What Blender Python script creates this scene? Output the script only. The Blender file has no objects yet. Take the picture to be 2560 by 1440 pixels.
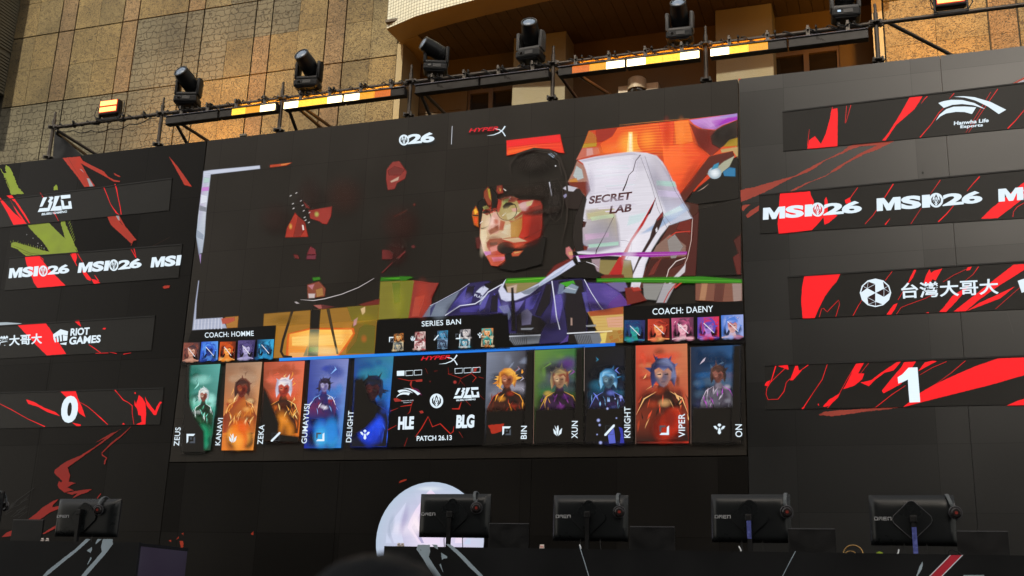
import bpy, bmesh, math, random
from mathutils import Vector, Matrix
R = math.radians
random.seed(7)
SC = bpy.context.scene
COL = SC.collection

# ------------------------------------------------------------------ camera, world, sun, exposure
ROT = Matrix(((0.94690315, 0.05874923, 0.31610592),
              (0.31974333, -0.27525002, -0.90664306),
              (0.03374358, 0.95957592, -0.27941978)))
FPX = 2821.28            # focal length in pixels of the 2560 wide photograph
EYE = Vector((0, 0, 1.6))
cam = bpy.data.cameras.new('camera')
cam.sensor_width = 36; cam.lens = FPX / 2560 * 36
cam.clip_start = .05; cam.clip_end = 2000
cam.dof.use_dof = True; cam.dof.focus_distance = 12.0; cam.dof.aperture_fstop = 3.4
camo = bpy.data.objects.new('camera', cam)
camo.matrix_world = Matrix.Translation(EYE) @ ROT.to_4x4()
COL.objects.link(camo); SC.camera = camo

EXPO = 0.9
SC.view_settings.view_transform = 'Standard'
SC.view_settings.look = 'None'
SC.view_settings.exposure = EXPO
SC.view_settings.gamma = 1
SUN_DIR = Vector((.15, 1.0, -.70)).normalized()     # the way the light travels
SUN_EL = math.asin(-SUN_DIR.z); SUN_AZ = math.atan2(-SUN_DIR.x, -SUN_DIR.y)
w = bpy.data.worlds.new('World'); SC.world = w; w.use_nodes = True
nt = w.node_tree; bg = nt.nodes['Background']
sky = nt.nodes.new('ShaderNodeTexSky'); sky.sky_type = 'NISHITA'; sky.sun_disc = False
sky.sun_elevation = SUN_EL; sky.sun_rotation = SUN_AZ; sky.dust_density = 3
hs = nt.nodes.new('ShaderNodeHueSaturation'); hs.inputs['Saturation'].default_value = .35     # pale hazy city sky
tn = nt.nodes.new('ShaderNodeMix'); tn.data_type = 'RGBA'; tn.blend_type = 'MULTIPLY'; tn.inputs[0].default_value = 1; tn.inputs[7].default_value = (1, .93, .82, 1)
nt.links.new(sky.outputs[0], hs.inputs['Color']); nt.links.new(hs.outputs[0], tn.inputs[6]); nt.links.new(tn.outputs[2], bg.inputs[0]); bg.inputs[1].default_value = .15
sl = bpy.data.lights.new('sun', 'SUN'); sl.energy = 3.2; sl.angle = R(.8); sl.color = (1, .88, .66)
so = bpy.data.objects.new('sun', sl); so.rotation_euler = SUN_DIR.to_track_quat('-Z', 'Y').to_euler()
so.location = (-10, -8, 25); COL.objects.link(so)
SC.cycles.max_bounces = 6; SC.cycles.transparent_max_bounces = 32

# ------------------------------------------------------------------ measuring helpers
D = 10.95                # distance of the LED wall from the camera
def ray(px, py): return ROT @ Vector((px - 1280, 720 - py, -FPX))
def U(px, py, Y):        # the point of the vertical plane y = Y that the photograph shows at this pixel
    d = ray(px, py); return EYE + d * (Y / d.y)
def UZ(px, py, z):
    d = ray(px, py); return EYE + d * ((z - EYE.z) / d.z)
def zm(x0, y0, s): return lambda *p: [(x0 + p[i] / s, y0 + p[i+1] / s) for i in range(0, len(p), 2)]
def lin(c): return c / 12.92 if c <= .04045 else ((c + .055) / 1.055) ** 2.4
def hx(h):
    if not isinstance(h, str): return tuple(h[:3])
    return tuple(lin(int(h[i:i+2], 16) / 255) for i in (1, 3, 5))
def mix(a, b, t): return tuple(x + (y - x) * t for x, y in zip(a, b))

# ------------------------------------------------------------------ scene-tree helpers
def tag(o, label=None, cat=None, group=None, kind=None):
    if label: o['label'] = label
    if cat: o['category'] = cat
    if group: o['group'] = group
    if kind: o['kind'] = kind
    return o
def thing(name, loc, label, cat, group=None, rz=0):
    o = bpy.data.objects.new(name, None); o.location = loc; o.rotation_euler = (0, 0, rz)
    o.empty_display_size = .2
    COL.objects.link(o); return tag(o, label, cat, group)
def link(name, me, parent=None, world=True):
    o = bpy.data.objects.new(name, me); COL.objects.link(o)
    if parent is not None:
        o.parent = parent
        if world:
            q = parent; m = Matrix.Identity(4)
            while q is not None:
                m = Matrix.LocRotScale(q.location, q.rotation_euler, q.scale) @ m; q = q.parent
            inv = m.inverted()
            me.transform(inv)
    return o
def copy_tree(o, parent=None):
    c = o.copy(); COL.objects.link(c)
    if parent: c.parent = parent
    for ch in [x for x in bpy.data.objects if x.parent == o]: copy_tree(ch, c)
    return c

class MB:
    """collects boxes, tubes and faces into one mesh"""
    def __init__(s): s.bm = bmesh.new(); s.mi = 0
    def _tagf(s, n0):
        s.bm.faces.ensure_lookup_table()
        for f in s.bm.faces[n0:]: f.material_index = s.mi
    def box(s, c, size, rot=None, bev=0):
        t = bmesh.new(); bmesh.ops.create_cube(t, size=1)
        bmesh.ops.scale(t, vec=size, verts=t.verts)
        if bev: bmesh.ops.bevel(t, geom=t.edges[:], offset=bev, segments=2, affect='EDGES', profile=.5)
        m = Matrix.Translation(c)
        if rot is not None: m = m @ (rot.to_4x4() if hasattr(rot, 'to_4x4') else rot)
        t.transform(m); s.add(t); return s
    def span(s, a, b, bev=0):
        a = Vector(a); b = Vector(b)
        return s.box((a + b) / 2, [abs(x) for x in (b - a)], bev=bev)
    def add(s, t):
        me = bpy.data.meshes.new('t'); t.to_mesh(me); t.free()
        n0 = len(s.bm.faces); s.bm.from_mesh(me); bpy.data.meshes.remove(me); s._tagf(n0)
    def cyl(s, a, b, r, r2=None, n=12):
        a = Vector(a); b = Vector(b); L = (b - a).length
        if L < 1e-6: return s
        t = bmesh.new(); bmesh.ops.create_cone(t, cap_ends=True, segments=n, radius1=r, radius2=r if r2 is None else r2, depth=L)
        t.transform(Matrix.Translation((a + b) / 2) @ (b - a).to_track_quat('Z', 'Y').to_matrix().to_4x4()); s.add(t); return s
    def tube(s, pts, r, n=8):
        pts = [Vector(p) for p in pts]; rings = []; n0 = len(s.bm.faces)
        for i, p in enumerate(pts):
            d = (pts[min(i+1, len(pts)-1)] - pts[max(i-1, 0)]).normalized()
            q = d.to_track_quat('Z', 'Y')
            rings.append([s.bm.verts.new(p + q @ Vector((r*math.cos(k*2*math.pi/n), r*math.sin(k*2*math.pi/n), 0))) for k in range(n)])
        for a, b in zip(rings, rings[1:]):
            for k in range(n): s.bm.faces.new((a[k], a[(k+1) % n], b[(k+1) % n], b[k]))
        s.bm.faces.new(rings[0][::-1]); s.bm.faces.new(rings[-1]); s._tagf(n0); return s
    def torus(s, c, R1, r, rot=None, n=20, m=8):
        pts = [Vector(c) + (rot or Matrix.Identity(3)) @ Vector((R1*math.cos(i*2*math.pi/n), R1*math.sin(i*2*math.pi/n), 0)) for i in range(n+1)]
        return s.tube(pts, r, m)
    def face(s, *pts):
        n0 = len(s.bm.faces); s.bm.faces.new([s.bm.verts.new(p) for p in pts]); s._tagf(n0); return s
    def prism(s, pts, off):
        """outline extruded by the vector off"""
        n0 = len(s.bm.faces); off = Vector(off)
        a = [s.bm.verts.new(p) for p in pts]; b = [s.bm.verts.new(Vector(p) + off) for p in pts]
        s.bm.faces.new(a[::-1]); s.bm.faces.new(b)
        for i in range(len(a)): s.bm.faces.new((a[i], a[(i+1) % len(a)], b[(i+1) % len(a)], b[i]))
        s._tagf(n0); return s
    def build(s, name, mats, parent=None, smooth=None):
        bmesh.ops.recalc_face_normals(s.bm, faces=s.bm.faces)
        me = bpy.data.meshes.new(name); s.bm.to_mesh(me); s.bm.free()
        for m in (mats if isinstance(mats, (list, tuple)) else [mats]): me.materials.append(m)
        o = link(name, me, parent)
        if smooth:
            for p in me.polygons: p.use_smooth = True
            me.set_sharp_from_angle(angle=R(smooth))
        return o

# ------------------------------------------------------------------ materials
def mat(name, base=(.5, .5, .5), rough=.6, metal=0, spec=.5, emit=None, es=1):
    m = bpy.data.materials.new(name); m.use_nodes = True
    b = m.node_tree.nodes['Principled BSDF']
    b.inputs['Base Color'].default_value = (*hx(base), 1)
    b.inputs['Roughness'].default_value = rough; b.inputs['Metallic'].default_value = metal
    b.inputs['Specular IOR Level'].default_value = spec
    if emit:
        b.inputs['Emission Color'].default_value = (*hx(emit), 1); b.inputs['Emission Strength'].default_value = es * 2**-EXPO
    return m
def nodes(m): return m.node_tree, m.node_tree.nodes['Principled BSDF']
def N(t, typ, **kw):
    n = t.nodes.new(typ)
    for k, v in kw.items():
        if k in n.inputs: n.inputs[k].default_value = v
        else: setattr(n, k, v)
    return n
def wear(m, amount=.25, scale=3, bump=0, bscale=60, rvar=.15):
    """uneven tone, gloss and a fine grain"""
    t, b = nodes(m); L = t.links.new
    tc = N(t, 'ShaderNodeTexCoord'); n = N(t, 'ShaderNodeTexNoise'); n.inputs['Scale'].default_value = scale; n.inputs['Detail'].default_value = 6
    L(tc.outputs['Object'], n.inputs['Vector'])
    mr = N(t, 'ShaderNodeMapRange'); mr.inputs[1].default_value = .25; mr.inputs[2].default_value = .75
    mr.inputs[3].default_value = 1 - amount; mr.inputs[4].default_value = 1 + amount; L(n.outputs[0], mr.inputs[0])
    mx = N(t, 'ShaderNodeMix', data_type='RGBA', blend_type='MULTIPLY'); mx.inputs[0].default_value = 1
    src = b.inputs['Base Color']
    if src.links: L(src.links[0].from_socket, mx.inputs[6])
    else: mx.inputs[6].default_value = src.default_value
    L(mr.outputs[0], mx.inputs[7]); L(mx.outputs[2], src)
    r0 = b.inputs['Roughness'].default_value
    m2 = N(t, 'ShaderNodeMapRange'); m2.inputs[1].default_value = .3; m2.inputs[2].default_value = .7
    m2.inputs[3].default_value = max(.05, r0 - rvar); m2.inputs[4].default_value = min(1, r0 + rvar); L(n.outputs[0], m2.inputs[0]); L(m2.outputs[0], b.inputs['Roughness'])
    if bump:
        n2 = N(t, 'ShaderNodeTexNoise'); n2.inputs['Scale'].default_value = bscale; L(tc.outputs['Object'], n2.inputs['Vector'])
        bp = N(t, 'ShaderNodeBump'); bp.inputs['Strength'].default_value = bump; bp.inputs['Distance'].default_value = .01
        L(n2.outputs[0], bp.inputs['Height']); L(bp.outputs[0], b.inputs['Normal'])
    return m
def seams(m, w, h, mortar=.0025, var=.12, dark=.35, zoff=0):
    """faint joints between the modules a surface is put together from, each module a shade of its own"""
    t, b = nodes(m); L = t.links.new
    tc = N(t, 'ShaderNodeTexCoord'); mp = N(t, 'ShaderNodeMapping'); mp.inputs['Rotation'].default_value = (R(90), 0, 0); mp.inputs['Location'].default_value = (.03, zoff, 0); L(tc.outputs['Object'], mp.inputs[0])
    k = N(t, 'ShaderNodeTexBrick', offset=0.0); k.inputs['Scale'].default_value = 1; k.inputs['Brick Width'].default_value = w; k.inputs['Row Height'].default_value = h; k.inputs['Mortar Size'].default_value = mortar; k.inputs['Mortar Smooth'].default_value = .3
    k.inputs['Color1'].default_value = (1-var,)*3 + (1,); k.inputs['Color2'].default_value = (1+var,)*3 + (1,); k.inputs['Mortar'].default_value = (dark, dark, dark, 1); L(mp.outputs[0], k.inputs['Vector'])
    mx = N(t, 'ShaderNodeMix', data_type='RGBA', blend_type='MULTIPLY'); mx.inputs[0].default_value = 1; src = b.inputs['Base Color']
    if src.links: L(src.links[0].from_socket, mx.inputs[6])
    else: mx.inputs[6].default_value = src.default_value
    L(k.outputs[0], mx.inputs[7]); L(mx.outputs[2], src)
    sp = b.inputs['Specular IOR Level'].default_value; sm = N(t, 'ShaderNodeMath', operation='MULTIPLY'); sm.inputs[1].default_value = sp; L(k.outputs[0], sm.inputs[0]); L(sm.outputs[0], b.inputs['Specular IOR Level'])
    return m
M = {}
M['cabinet'] = wear(mat('led_cabinet_black', (.034, .0285, .0228), .36, spec=.3), .1, 1.2, rvar=.03)
M['backdrop'] = wear(mat('matt_black_board', (.010, .0088, .0075), .4, spec=.15), .15, 1.0, rvar=.03)
seams(M['cabinet'], .5, .5, .002, .07, .5); seams(M['backdrop'], 1.0, 1.0, .002, .2)
M['strip'] = wear(mat('led_strip_face', (.026, .025, .023), .4, spec=.22), .1, 2, rvar=.03)
M['steel'] = wear(mat('dark_scaffold_steel', (.085, .07, .058), .4, metal=.6), .3, 8)
M['galv'] = wear(mat('galvanised_clamp', (.14, .125, .11), .45, metal=.8), .3, 20)
M['topplate'] = wear(mat('sky_tinted_plate', (.17, .16, .20), .5), .2, 9)  # lavender in the base colour stands in for reflected sky
M['black'] = wear(mat('black_plastic', (.009, .009, .0095), .45, spec=.3), .2, 8)
M['housing'] = wear(mat('lamp_housing', (.012, .011, .011), .45, spec=.3), .2, 8)
M['grey'] = wear(mat('grey_lamp_yoke', (.075, .072, .07), .5), .2, 8)
M['rubber'] = mat('cable_rubber', (.012, .012, .012), .6)
M['lens'] = mat('lamp_lens', (.25, .33, .45), .06, spec=1)
M['ring'] = mat('lens_ring', (.02, .02, .02), .3)

def attr_mat(name, emission, base=(.027, .0235, .02), rough=.36, spec=.3):
    """colour per face: a print, or the glowing pixels of a screen"""
    m = mat(name, base, rough, spec=spec); t, b = nodes(m); L = t.links.new
    a = N(t, 'ShaderNodeVertexColor', layer_name='Col')
    if emission:
        tc = N(t, 'ShaderNodeTexCoord')
        mp = N(t, 'ShaderNodeMapping'); mp.inputs['Scale'].default_value = (2.5, 1, 70); L(tc.outputs['Object'], mp.inputs[0])
        n = N(t, 'ShaderNodeTexNoise'); n.inputs['Scale'].default_value = 1; n.inputs['Detail'].default_value = 3; L(mp.outputs[0], n.inputs['Vector'])
        mr = N(t, 'ShaderNodeMapRange'); mr.inputs[1].default_value = .3; mr.inputs[2].default_value = .7
        mr.inputs[3].default_value = (1 - emission) * 2**-EXPO; mr.inputs[4].default_value = (1 + emission) * 2**-EXPO; L(n.outputs[0], mr.inputs[0])
        L(a.outputs[0], b.inputs['Emission Color']); L(mr.outputs[0], b.inputs['Emission Strength'])
        tr = N(t, 'ShaderNodeBsdfTransparent'); ms = N(t, 'ShaderNodeMixShader')      # feathered edges of the picture
        L(a.outputs['Alpha'], ms.inputs[0]); L(tr.outputs[0], ms.inputs[1]); L(b.outputs[0], ms.inputs[2]); L(ms.outputs[0], t.nodes['Material Output'].inputs['Surface'])
    else:
        L(a.outputs[0], b.inputs['Base Color']); wear(m, .12, 4)
    return m
M['screen'] = attr_mat('led_pixels', .07)
M['caption'] = attr_mat('led_caption_pixels', .02, (.012, .011, .0105), .4, .2)
M['print'] = attr_mat('printed_vinyl', 0, rough=.55)

class Paint:
    """a flat picture on the plane y = Y: every shape is a face with its own colour, one hair in front of the last"""
    def __init__(s, Y, step=8e-5, feather=0): s.Y = Y; s.st = step; s.k = 0; s.v = []; s.f = []; s.c = []; s.fw = feather
    def _lay(s): s.k += 1; return s.Y - s.k * s.st
    def poly(s, pts, col, cols=None, feather=None):
        y = s._lay(); i0 = len(s.v); n = len(pts); fw = s.fw if feather is None else feather
        cc = [hx(c) for c in cols] if cols else [hx(col)] * n
        if fw:
            ar = sum(pts[i][0]*pts[(i+1) % n][1] - pts[(i+1) % n][0]*pts[i][1] for i in range(n)) / 2
            pe = sum(math.dist(pts[i], pts[(i+1) % n]) for i in range(n)); fw = min(fw, .8*abs(ar)/max(pe, 1e-6)); sg = 1 if ar > 0 else -1
            ins, out = [], []
            for i in range(n):
                p, q, r = pts[i-1], pts[i], pts[(i+1) % n]
                d1 = (q[0]-p[0], q[1]-p[1]); d2 = (r[0]-q[0], r[1]-q[1]); l1 = math.hypot(*d1) or 1; l2 = math.hypot(*d2) or 1
                nx, ny = (d1[1]/l1 + d2[1]/l2)*sg, (-d1[0]/l1 - d2[0]/l2)*sg; l = math.hypot(nx, ny)
                if l < .3: nx = ny = 0; l = 1
                k = fw / max(.55, l/2) / l
                out.append((q[0] + nx*k*.5, q[1] + ny*k*.5)); ins.append((q[0] - nx*k*.5, q[1] - ny*k*.5))
            s.v += [U(*p, y) for p in ins] + [U(*p, y) for p in out]; s.c += [(*c, 1) for c in cc] + [(*c, 0) for c in cc]
            s.f.append(list(range(i0, i0+n)))
            for i in range(n): j = (i+1) % n; s.f.append([i0+i, i0+j, i0+n+j, i0+n+i])
            return s
        s.v += [U(px, py, y) for px, py in pts]; s.f.append(list(range(i0, len(s.v)))); s.c += cc; return s
    def soft(s, cx, cy, rx, ry, col, a=1.0, ang=0, n=22):
        """an airbrushed patch fading to nothing"""
        y = s._lay(); i0 = len(s.v); a0 = R(ang); ca, sa = math.cos(a0), math.sin(a0); c = hx(col)
        s.v.append(U(cx, cy, y)); s.c.append((*c, a))
        for q, al in ((.3, .88), (.6, .5), (.82, .16), (1, 0)):
            for k in range(n):
                t = k * 2 * math.pi / n; x, z = rx*q*math.cos(t), ry*q*math.sin(t)
                s.v.append(U(cx + x*ca - z*sa, cy + x*sa + z*ca, y)); s.c.append((*c, al*a))
        for k in range(n): s.f.append([i0, i0+1+k, i0+1+(k+1) % n])
        for r in range(3):
            for k in range(n): p = i0+1+r*n+k; q = i0+1+r*n+(k+1) % n; s.f.append([p, p+n, q+n, q])
        return s
    def fan(s, cx, cy, rx, ry, c0, c1, ang=0, n=20, c2=None):
        """a soft round patch: centre colour to rim colour"""
        y = s._lay(); i0 = len(s.v); a0 = R(ang); ca, sa = math.cos(a0), math.sin(a0)
        rings = [(0, c0), (.45, mix(hx(c0), hx(c1), .3)), (.75, mix(hx(c0), hx(c1), .72)), (1, c1)]
        s.v.append(U(cx, cy, y)); s.c.append(hx(c0))
        for q, c in rings[1:]:
            for k in range(n):
                t = k * 2 * math.pi / n; x, z = rx * q * math.cos(t), ry * q * math.sin(t)
                s.v.append(U(cx + x*ca - z*sa, cy + x*sa + z*ca, y)); s.c.append(hx(c))
        for k in range(n): s.f.append([i0, i0+1+k, i0+1+(k+1) % n])
        for r in range(2):
            for k in range(n):
                a = i0+1+r*n+k; b = i0+1+r*n+(k+1) % n; s.f.append([a, a+n, b+n, b])
        return s
    def disc(s, cx, cy, rx, ry, col, n=28):
        return s.poly([(cx + rx*math.cos(k*2*math.pi/n), cy + ry*math.sin(k*2*math.pi/n)) for k in range(n)], col)
    def grad(s, quad, cc, n=6):
        """quad tl tr br bl with a colour for each corner"""
        y = s._lay(); i0 = len(s.v); tl, tr, br, bl = quad; c = [hx(x) for x in cc]
        for j in range(n+1):
            for i in range(n+1):
                u, v = i/n, j/n
                s.v.append(U(*mix(mix(tl, tr, u), mix(bl, br, u), v), y)); s.c.append(mix(mix(c[0], c[1], u), mix(c[3], c[2], u), v))
        for j in range(n):
            for i in range(n):
                a = i0 + j*(n+1) + i; s.f.append([a, a+1, a+n+2, a+n+1])
        return s
    def line(s, pts, wd, col):
        """a stroke; wd a width or one width for each point"""
        n = len(pts); ws = wd if isinstance(wd, (list, tuple)) else [wd]*n; L = []; Rr = []
        for i, (x, y) in enumerate(pts):
            a = pts[max(i-1, 0)]; b = pts[min(i+1, n-1)]; dx, dy = b[0]-a[0], b[1]-a[1]; l = math.hypot(dx, dy) or 1
            h = ws[i] / 2; L.append((x - dy/l*h, y + dx/l*h)); Rr.append((x + dy/l*h, y - dx/l*h))
        y = s._lay(); i0 = len(s.v); c = hx(col)
        for p, q in zip(L, Rr): s.v += [U(*p, y), U(*q, y)]; s.c += [c, c]
        for i in range(n-1): a = i0 + 2*i; s.f.append([a, a+1, a+3, a+2])
        return s
    def rough(s, pts, col, amp=2, n=5, seed=1):
        """an outline with a torn brush edge"""
        rr = random.Random(seed); out = []
        for i, (x, y) in enumerate(pts):
            x2, y2 = pts[(i+1) % len(pts)]; m = max(1, int(math.hypot(x2-x, y2-y) / n))
            for k in range(m):
                t = k/m; j = amp if 0 < k else 0
                out.append((x + (x2-x)*t + rr.uniform(-j, j), y + (y2-y)*t + rr.uniform(-j, j)))
        return s.poly(out, col)
    def text(s, body, p0, p1, p3, col, bold=.02, space=1.0):
        """lettering whose box has p0 bottom left, p1 bottom right, p3 top left"""
        cu = bpy.data.curves.new('lettering', 'FONT'); cu.body = body; cu.offset = bold; cu.resolution_u = 4; cu.space_character = space
        cu.fill_mode = 'FRONT'
        o = bpy.data.objects.new('lettering', cu); me = bpy.data.meshes.new_from_object(o)
        xs = [v.co.x for v in me.vertices]; ys = [v.co.y for v in me.vertices]
        x0, x1, y0, y1 = min(xs), max(xs), min(ys), max(ys)
        y = s._lay(); i0 = len(s.v); c = hx(col)
        for v in me.vertices:
            a = (v.co.x-x0)/(x1-x0); b = (v.co.y-y0)/(y1-y0)
            s.v.append(U(p0[0]+(p1[0]-p0[0])*a+(p3[0]-p0[0])*b, p0[1]+(p1[1]-p0[1])*a+(p3[1]-p0[1])*b, y)); s.c.append(c)
        for p in me.polygons: s.f.append([i0 + i for i in p.vertices])
        bpy.data.objects.remove(o); bpy.data.curves.remove(cu); bpy.data.meshes.remove(me); return s
    def glyph(s, polys, src, dst):
        """shapes drawn in a source frame (p0, p1, p3) laid into a target frame"""
        (ax, ay), (bx, by), (cx, cy) = src; ux, uy, vx, vy = bx-ax, by-ay, cx-ax, cy-ay; dt = ux*vy - uy*vx
        (dx, dy), (ex, ey), (fx, fy) = dst
        for pts, col in polys:
            o = []
            for x, y in pts:
                a = ((x-ax)*vy - (y-ay)*vx)/dt; b = (ux*(y-ay) - uy*(x-ax))/dt
                o.append((dx + (ex-dx)*a + (fx-dx)*b, dy + (ey-dy)*a + (fy-dy)*b))
            s.poly(o, col)
        return s
    def paintwork(s, quad, bands, n, seed, size=(.12, .35), thin=(.12, .35)):
        """loose painterly strokes: bands lists (v, [colours]) from the top down"""
        rr = random.Random(seed); tl, tr, br, bl = quad
        def at(u, v):
            u = min(1, max(0, u)); v = min(1, max(0, v)); return mix(mix(tl, tr, u), mix(bl, br, u), v)
        def pick(v):
            b = min(bands, key=lambda q: abs(q[0] - v - rr.uniform(-.1, .1))); return rr.choice(b[1])
        asp = math.dist(tl, bl) / math.dist(tl, tr)
        g = [hx(rr.choice(bands[0][1])), hx(rr.choice(bands[0][1])), hx(rr.choice(bands[-1][1])), hx(rr.choice(bands[-1][1]))]
        s.grad(quad, g)
        for i in range(n):
            u, v = rr.random(), rr.random(); a = rr.uniform(0, math.pi); l = rr.uniform(*size); h = l * rr.uniform(*thin); bd = rr.uniform(-.3, .3)*l
            p = []
            for k in range(7): t = k/6*2-1; p.append((t*l, bd*(1-t*t) - h*math.sqrt(max(0, 1-t*t))))
            for k in range(1, 6): t = 1-k/6*2; p.append((t*l, bd*(1-t*t) + h*math.sqrt(max(0, 1-t*t))*.8))
            ca, sa = math.cos(a), math.sin(a)
            q = [at(u + x*ca - y*sa, v + (x*sa + y*ca)/asp) for x, y in p]
            c = hx(pick(v)); c2 = mix(c, hx(pick(v)), .6)
            s.poly(q, c, [mix(c, c2, k/len(q)) for k in range(len(q))])
        return s
    def portrait(s, quad, bg, hair, skin, cloth, rim, seed, head=(.5, .3, .2), turn=0, low=None):
        """a loose bust of nobody in particular: airbrushed ground, shoulders, head and hair in the card's colours"""
        rr = random.Random(seed); tl, tr, br, bl = quad; A = math.dist(tl, bl) / math.dist(tl, tr); W = math.dist(tl, tr)
        at = lambda u, v: mix(mix(tl, tr, min(1, max(0, u))), mix(bl, br, min(1, max(0, u))), min(1, max(0, v)))
        tilt = math.degrees(math.atan2(tr[1]-tl[1], tr[0]-tl[0]))
        s.grad(quad, [bg[0], bg[1], bg[-1], bg[-2]], 8)
        for k in range(26):
            u, v = rr.uniform(.12, .88), rr.uniform(.06, .94); q = min(u, 1-u, v*A, (1-v)*A)
            s.soft(*at(u, v), W*q*.95, W*q*.95*rr.uniform(.3, 1), bg[min(len(bg)-1, int(v*len(bg)))] if rr.random() < .7 else rr.choice(bg), rr.uniform(.5, .95), rr.choice((tilt, tilt+90)) if q < .2 else tilt)
        for k in range(9): s.soft(*at(rr.choice((.2, .3, .7, .8)), rr.uniform(.55, .92)), W*.2, W*rr.uniform(.2, .42), '#0a0608', .7, tilt)
        for k in range(9):
            u, v = rr.uniform(.2, .8), rr.uniform(.08, .6); s.line([at(u, v), at(u + rr.uniform(-.08, .08), v + .03), at(u + rr.uniform(-.16, .16), v + rr.uniform(.05, .1))], [.3, W*rr.uniform(.02, .05), .3], rr.choice(rim + bg[:3]))
        hu, hv, hr = head; P2 = lambda *p: [at(hu + p[i]*hr, hv + p[i+1]*hr/A) for i in range(0, len(p), 2)]
        f = W*.03
        def blob(pts, c, cs=None): s.poly(P2(*pts), c, cs, f)
        for k in range(rr.choice((0, 2, 3, 5, 6))):            # strands behind the head
            an = rr.uniform(-3.4, .3) + turn; l = rr.uniform(1.15, 1.7); w_ = rr.uniform(.12, .3)
            s.poly(P2(math.cos(an-w_)*.8, math.sin(an-w_)*.9, math.cos(an)*l, math.sin(an)*l*1.1, math.cos(an+w_)*.8, math.sin(an+w_)*.9), rr.choice(hair), None, f)
        blob((-.3,.7,.3,.7,.5,1.3,1.5,1.8,2.1,3.2,2.0,5,-2.0,5,-2.1,3.2,-1.4,1.8,-.5,1.3), cloth[0], [mix(hx(cloth[0]), hx(cloth[k % len(cloth)]), .5) for k in range(10)])
        blob((-.95,.1,-.85,-.75,-.3,-1.2,.35,-1.2,.9,-.7,1.0,.2,.85,.9,.6,.5,-.5,.5,-.8,1.0), hair[0], [rr.choice(hair) for k in range(10)])
        blob((-.62,-.35,-.2,-.62,.35,-.6,.64,-.2,.6,.35,.3,.82,.05,.98,-.25,.85,-.56,.35), skin[0], [mix(hx(skin[0]), hx(skin[1]), k/8) for k in range(9)])
        s.soft(*P2(turn*.4+.25, .2)[0], W*hr*.4, W*hr*.6, skin[1], .85, tilt); s.soft(*P2(-.25, .05)[0], W*hr*.3, W*hr*.3, skin[2], .8, tilt)
        blob((-.7,-.3,-.55,-.85,.1,-1.05,.7,-.7,.72,-.15,.4,-.45,.05,-.25,-.3,-.5), hair[0], [rr.choice(hair) for k in range(8)])
        for x in (-.27, .27): s.line(P2(x-.15, .02, x+.13, .0), [W*hr*.04, W*hr*.12], '#120c10')
        s.line(P2(-.14,.58,.16,.57), W*hr*.06, mix(hx(skin[1]), (.05,0,0), .6))
        for k in range(30):
            x = rr.uniform(-1.8, 1.8); y_ = rr.uniform(1.3, 3.6); d = rr.uniform(-.6, .6)
            s.line(P2(x, y_, x+d*.6, y_+.4, x+d, y_+rr.uniform(.5, 1.1)), [.3, W*hr*rr.uniform(.06, .2), .3], rr.choice(rim + cloth))
        for k in range(6): s.soft(*P2(rr.uniform(-1.4, 1.4), rr.uniform(1.2, 3.4))[0], W*hr*.6, W*hr*.4, rr.choice(cloth + rim), .6, tilt)
        for sd in (-1, 1): s.line(P2(sd*.5,1.3,sd*1.4,1.8,sd*2.0,3.0), [.4, W*hr*.1, .4], rr.choice(rim))
        if low:
            for k in range(10): s.soft(*at(rr.uniform(.25, .75), rr.uniform(.74, .9)), W*.22, W*.3, rr.choice(low), .8, tilt)
    def build(s, name, m, parent=None):
        me = bpy.data.meshes.new(name); me.from_pydata([tuple(v) for v in s.v], [], s.f)
        at = me.color_attributes.new('Col', 'FLOAT_COLOR', 'POINT')
        for i, c in enumerate(s.c): at.data[i].color = c if len(c) == 4 else (*c, 1)
        me.materials.append(m); me.validate(); return link(name, me, parent)
# ------------------------------------------------------------------ emblems and lettering shared by the screens
WH = '#dff0ff'
def white(c=.86): return (c*.84, c*.97, c*1.06)
WT = white(.94)
def emblem(P, cx, cy, rx, ry, wh, dk, disc=True):
    """round emblem with a flame shaped blossom"""
    T = lambda *p: [(cx + p[i]*rx, cy - p[i+1]*ry) for i in range(0, len(p), 2)]
    if disc: P.disc(cx, cy, rx, ry, wh)
    P.poly(T(0,.82, .24,.38, .12,-.05, 0,-.24, -.12,-.05, -.24,.38), dk)
    P.poly(T(0,.5, .11,.3, .05,.02, 0,-.1, -.05,.02, -.11,.3), wh)
    for s in (-1, 1):
        P.poly(T(s*.38,.62, s*.7,.2, s*.66,-.28, s*.28,-.66, 0,-.82, s*.18,-.55, s*.42,-.2, s*.5,.15), dk)
        P.poly(T(s*.27,.2, s*.42,-.05, s*.33,-.32, s*.05,-.55, s*.14,-.3, s*.22,-.1), dk)
def heavy(P, body, p0, p1, p3, col, bold=.045, space=.92): P.text(body, p0, p1, p3, col, bold, space)
def event_mark(P, msi, em, num, col, dk):
    p0, p1, p3 = msi; f = lambda a_, b_: (p0[0] + (p1[0]-p0[0])*a_ + (p3[0]-p0[0])*b_, p0[1] + (p1[1]-p0[1])*a_ + (p3[1]-p0[1])*b_)
    P.poly([f(*q) for q in ((0,0),(0,1),(.14,1),(.225,.52),(.31,1),(.45,1),(.45,0),(.335,0),(.335,.6),(.265,0),(.185,0),(.115,.6),(.115,0))], col)
    heavy(P, 'S', f(.455,-.02), f(.835,-.02), f(.455,1.02), col, .055)
    P.poly([f(*q) for q in ((.85,0),(.85,1),(1,1),(1,0))], col)
    if em: emblem(P, *em, col, dk)
    if num: heavy(P, '26', *num, col)
Q60 = zm(60, 460, 5.538)
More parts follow.
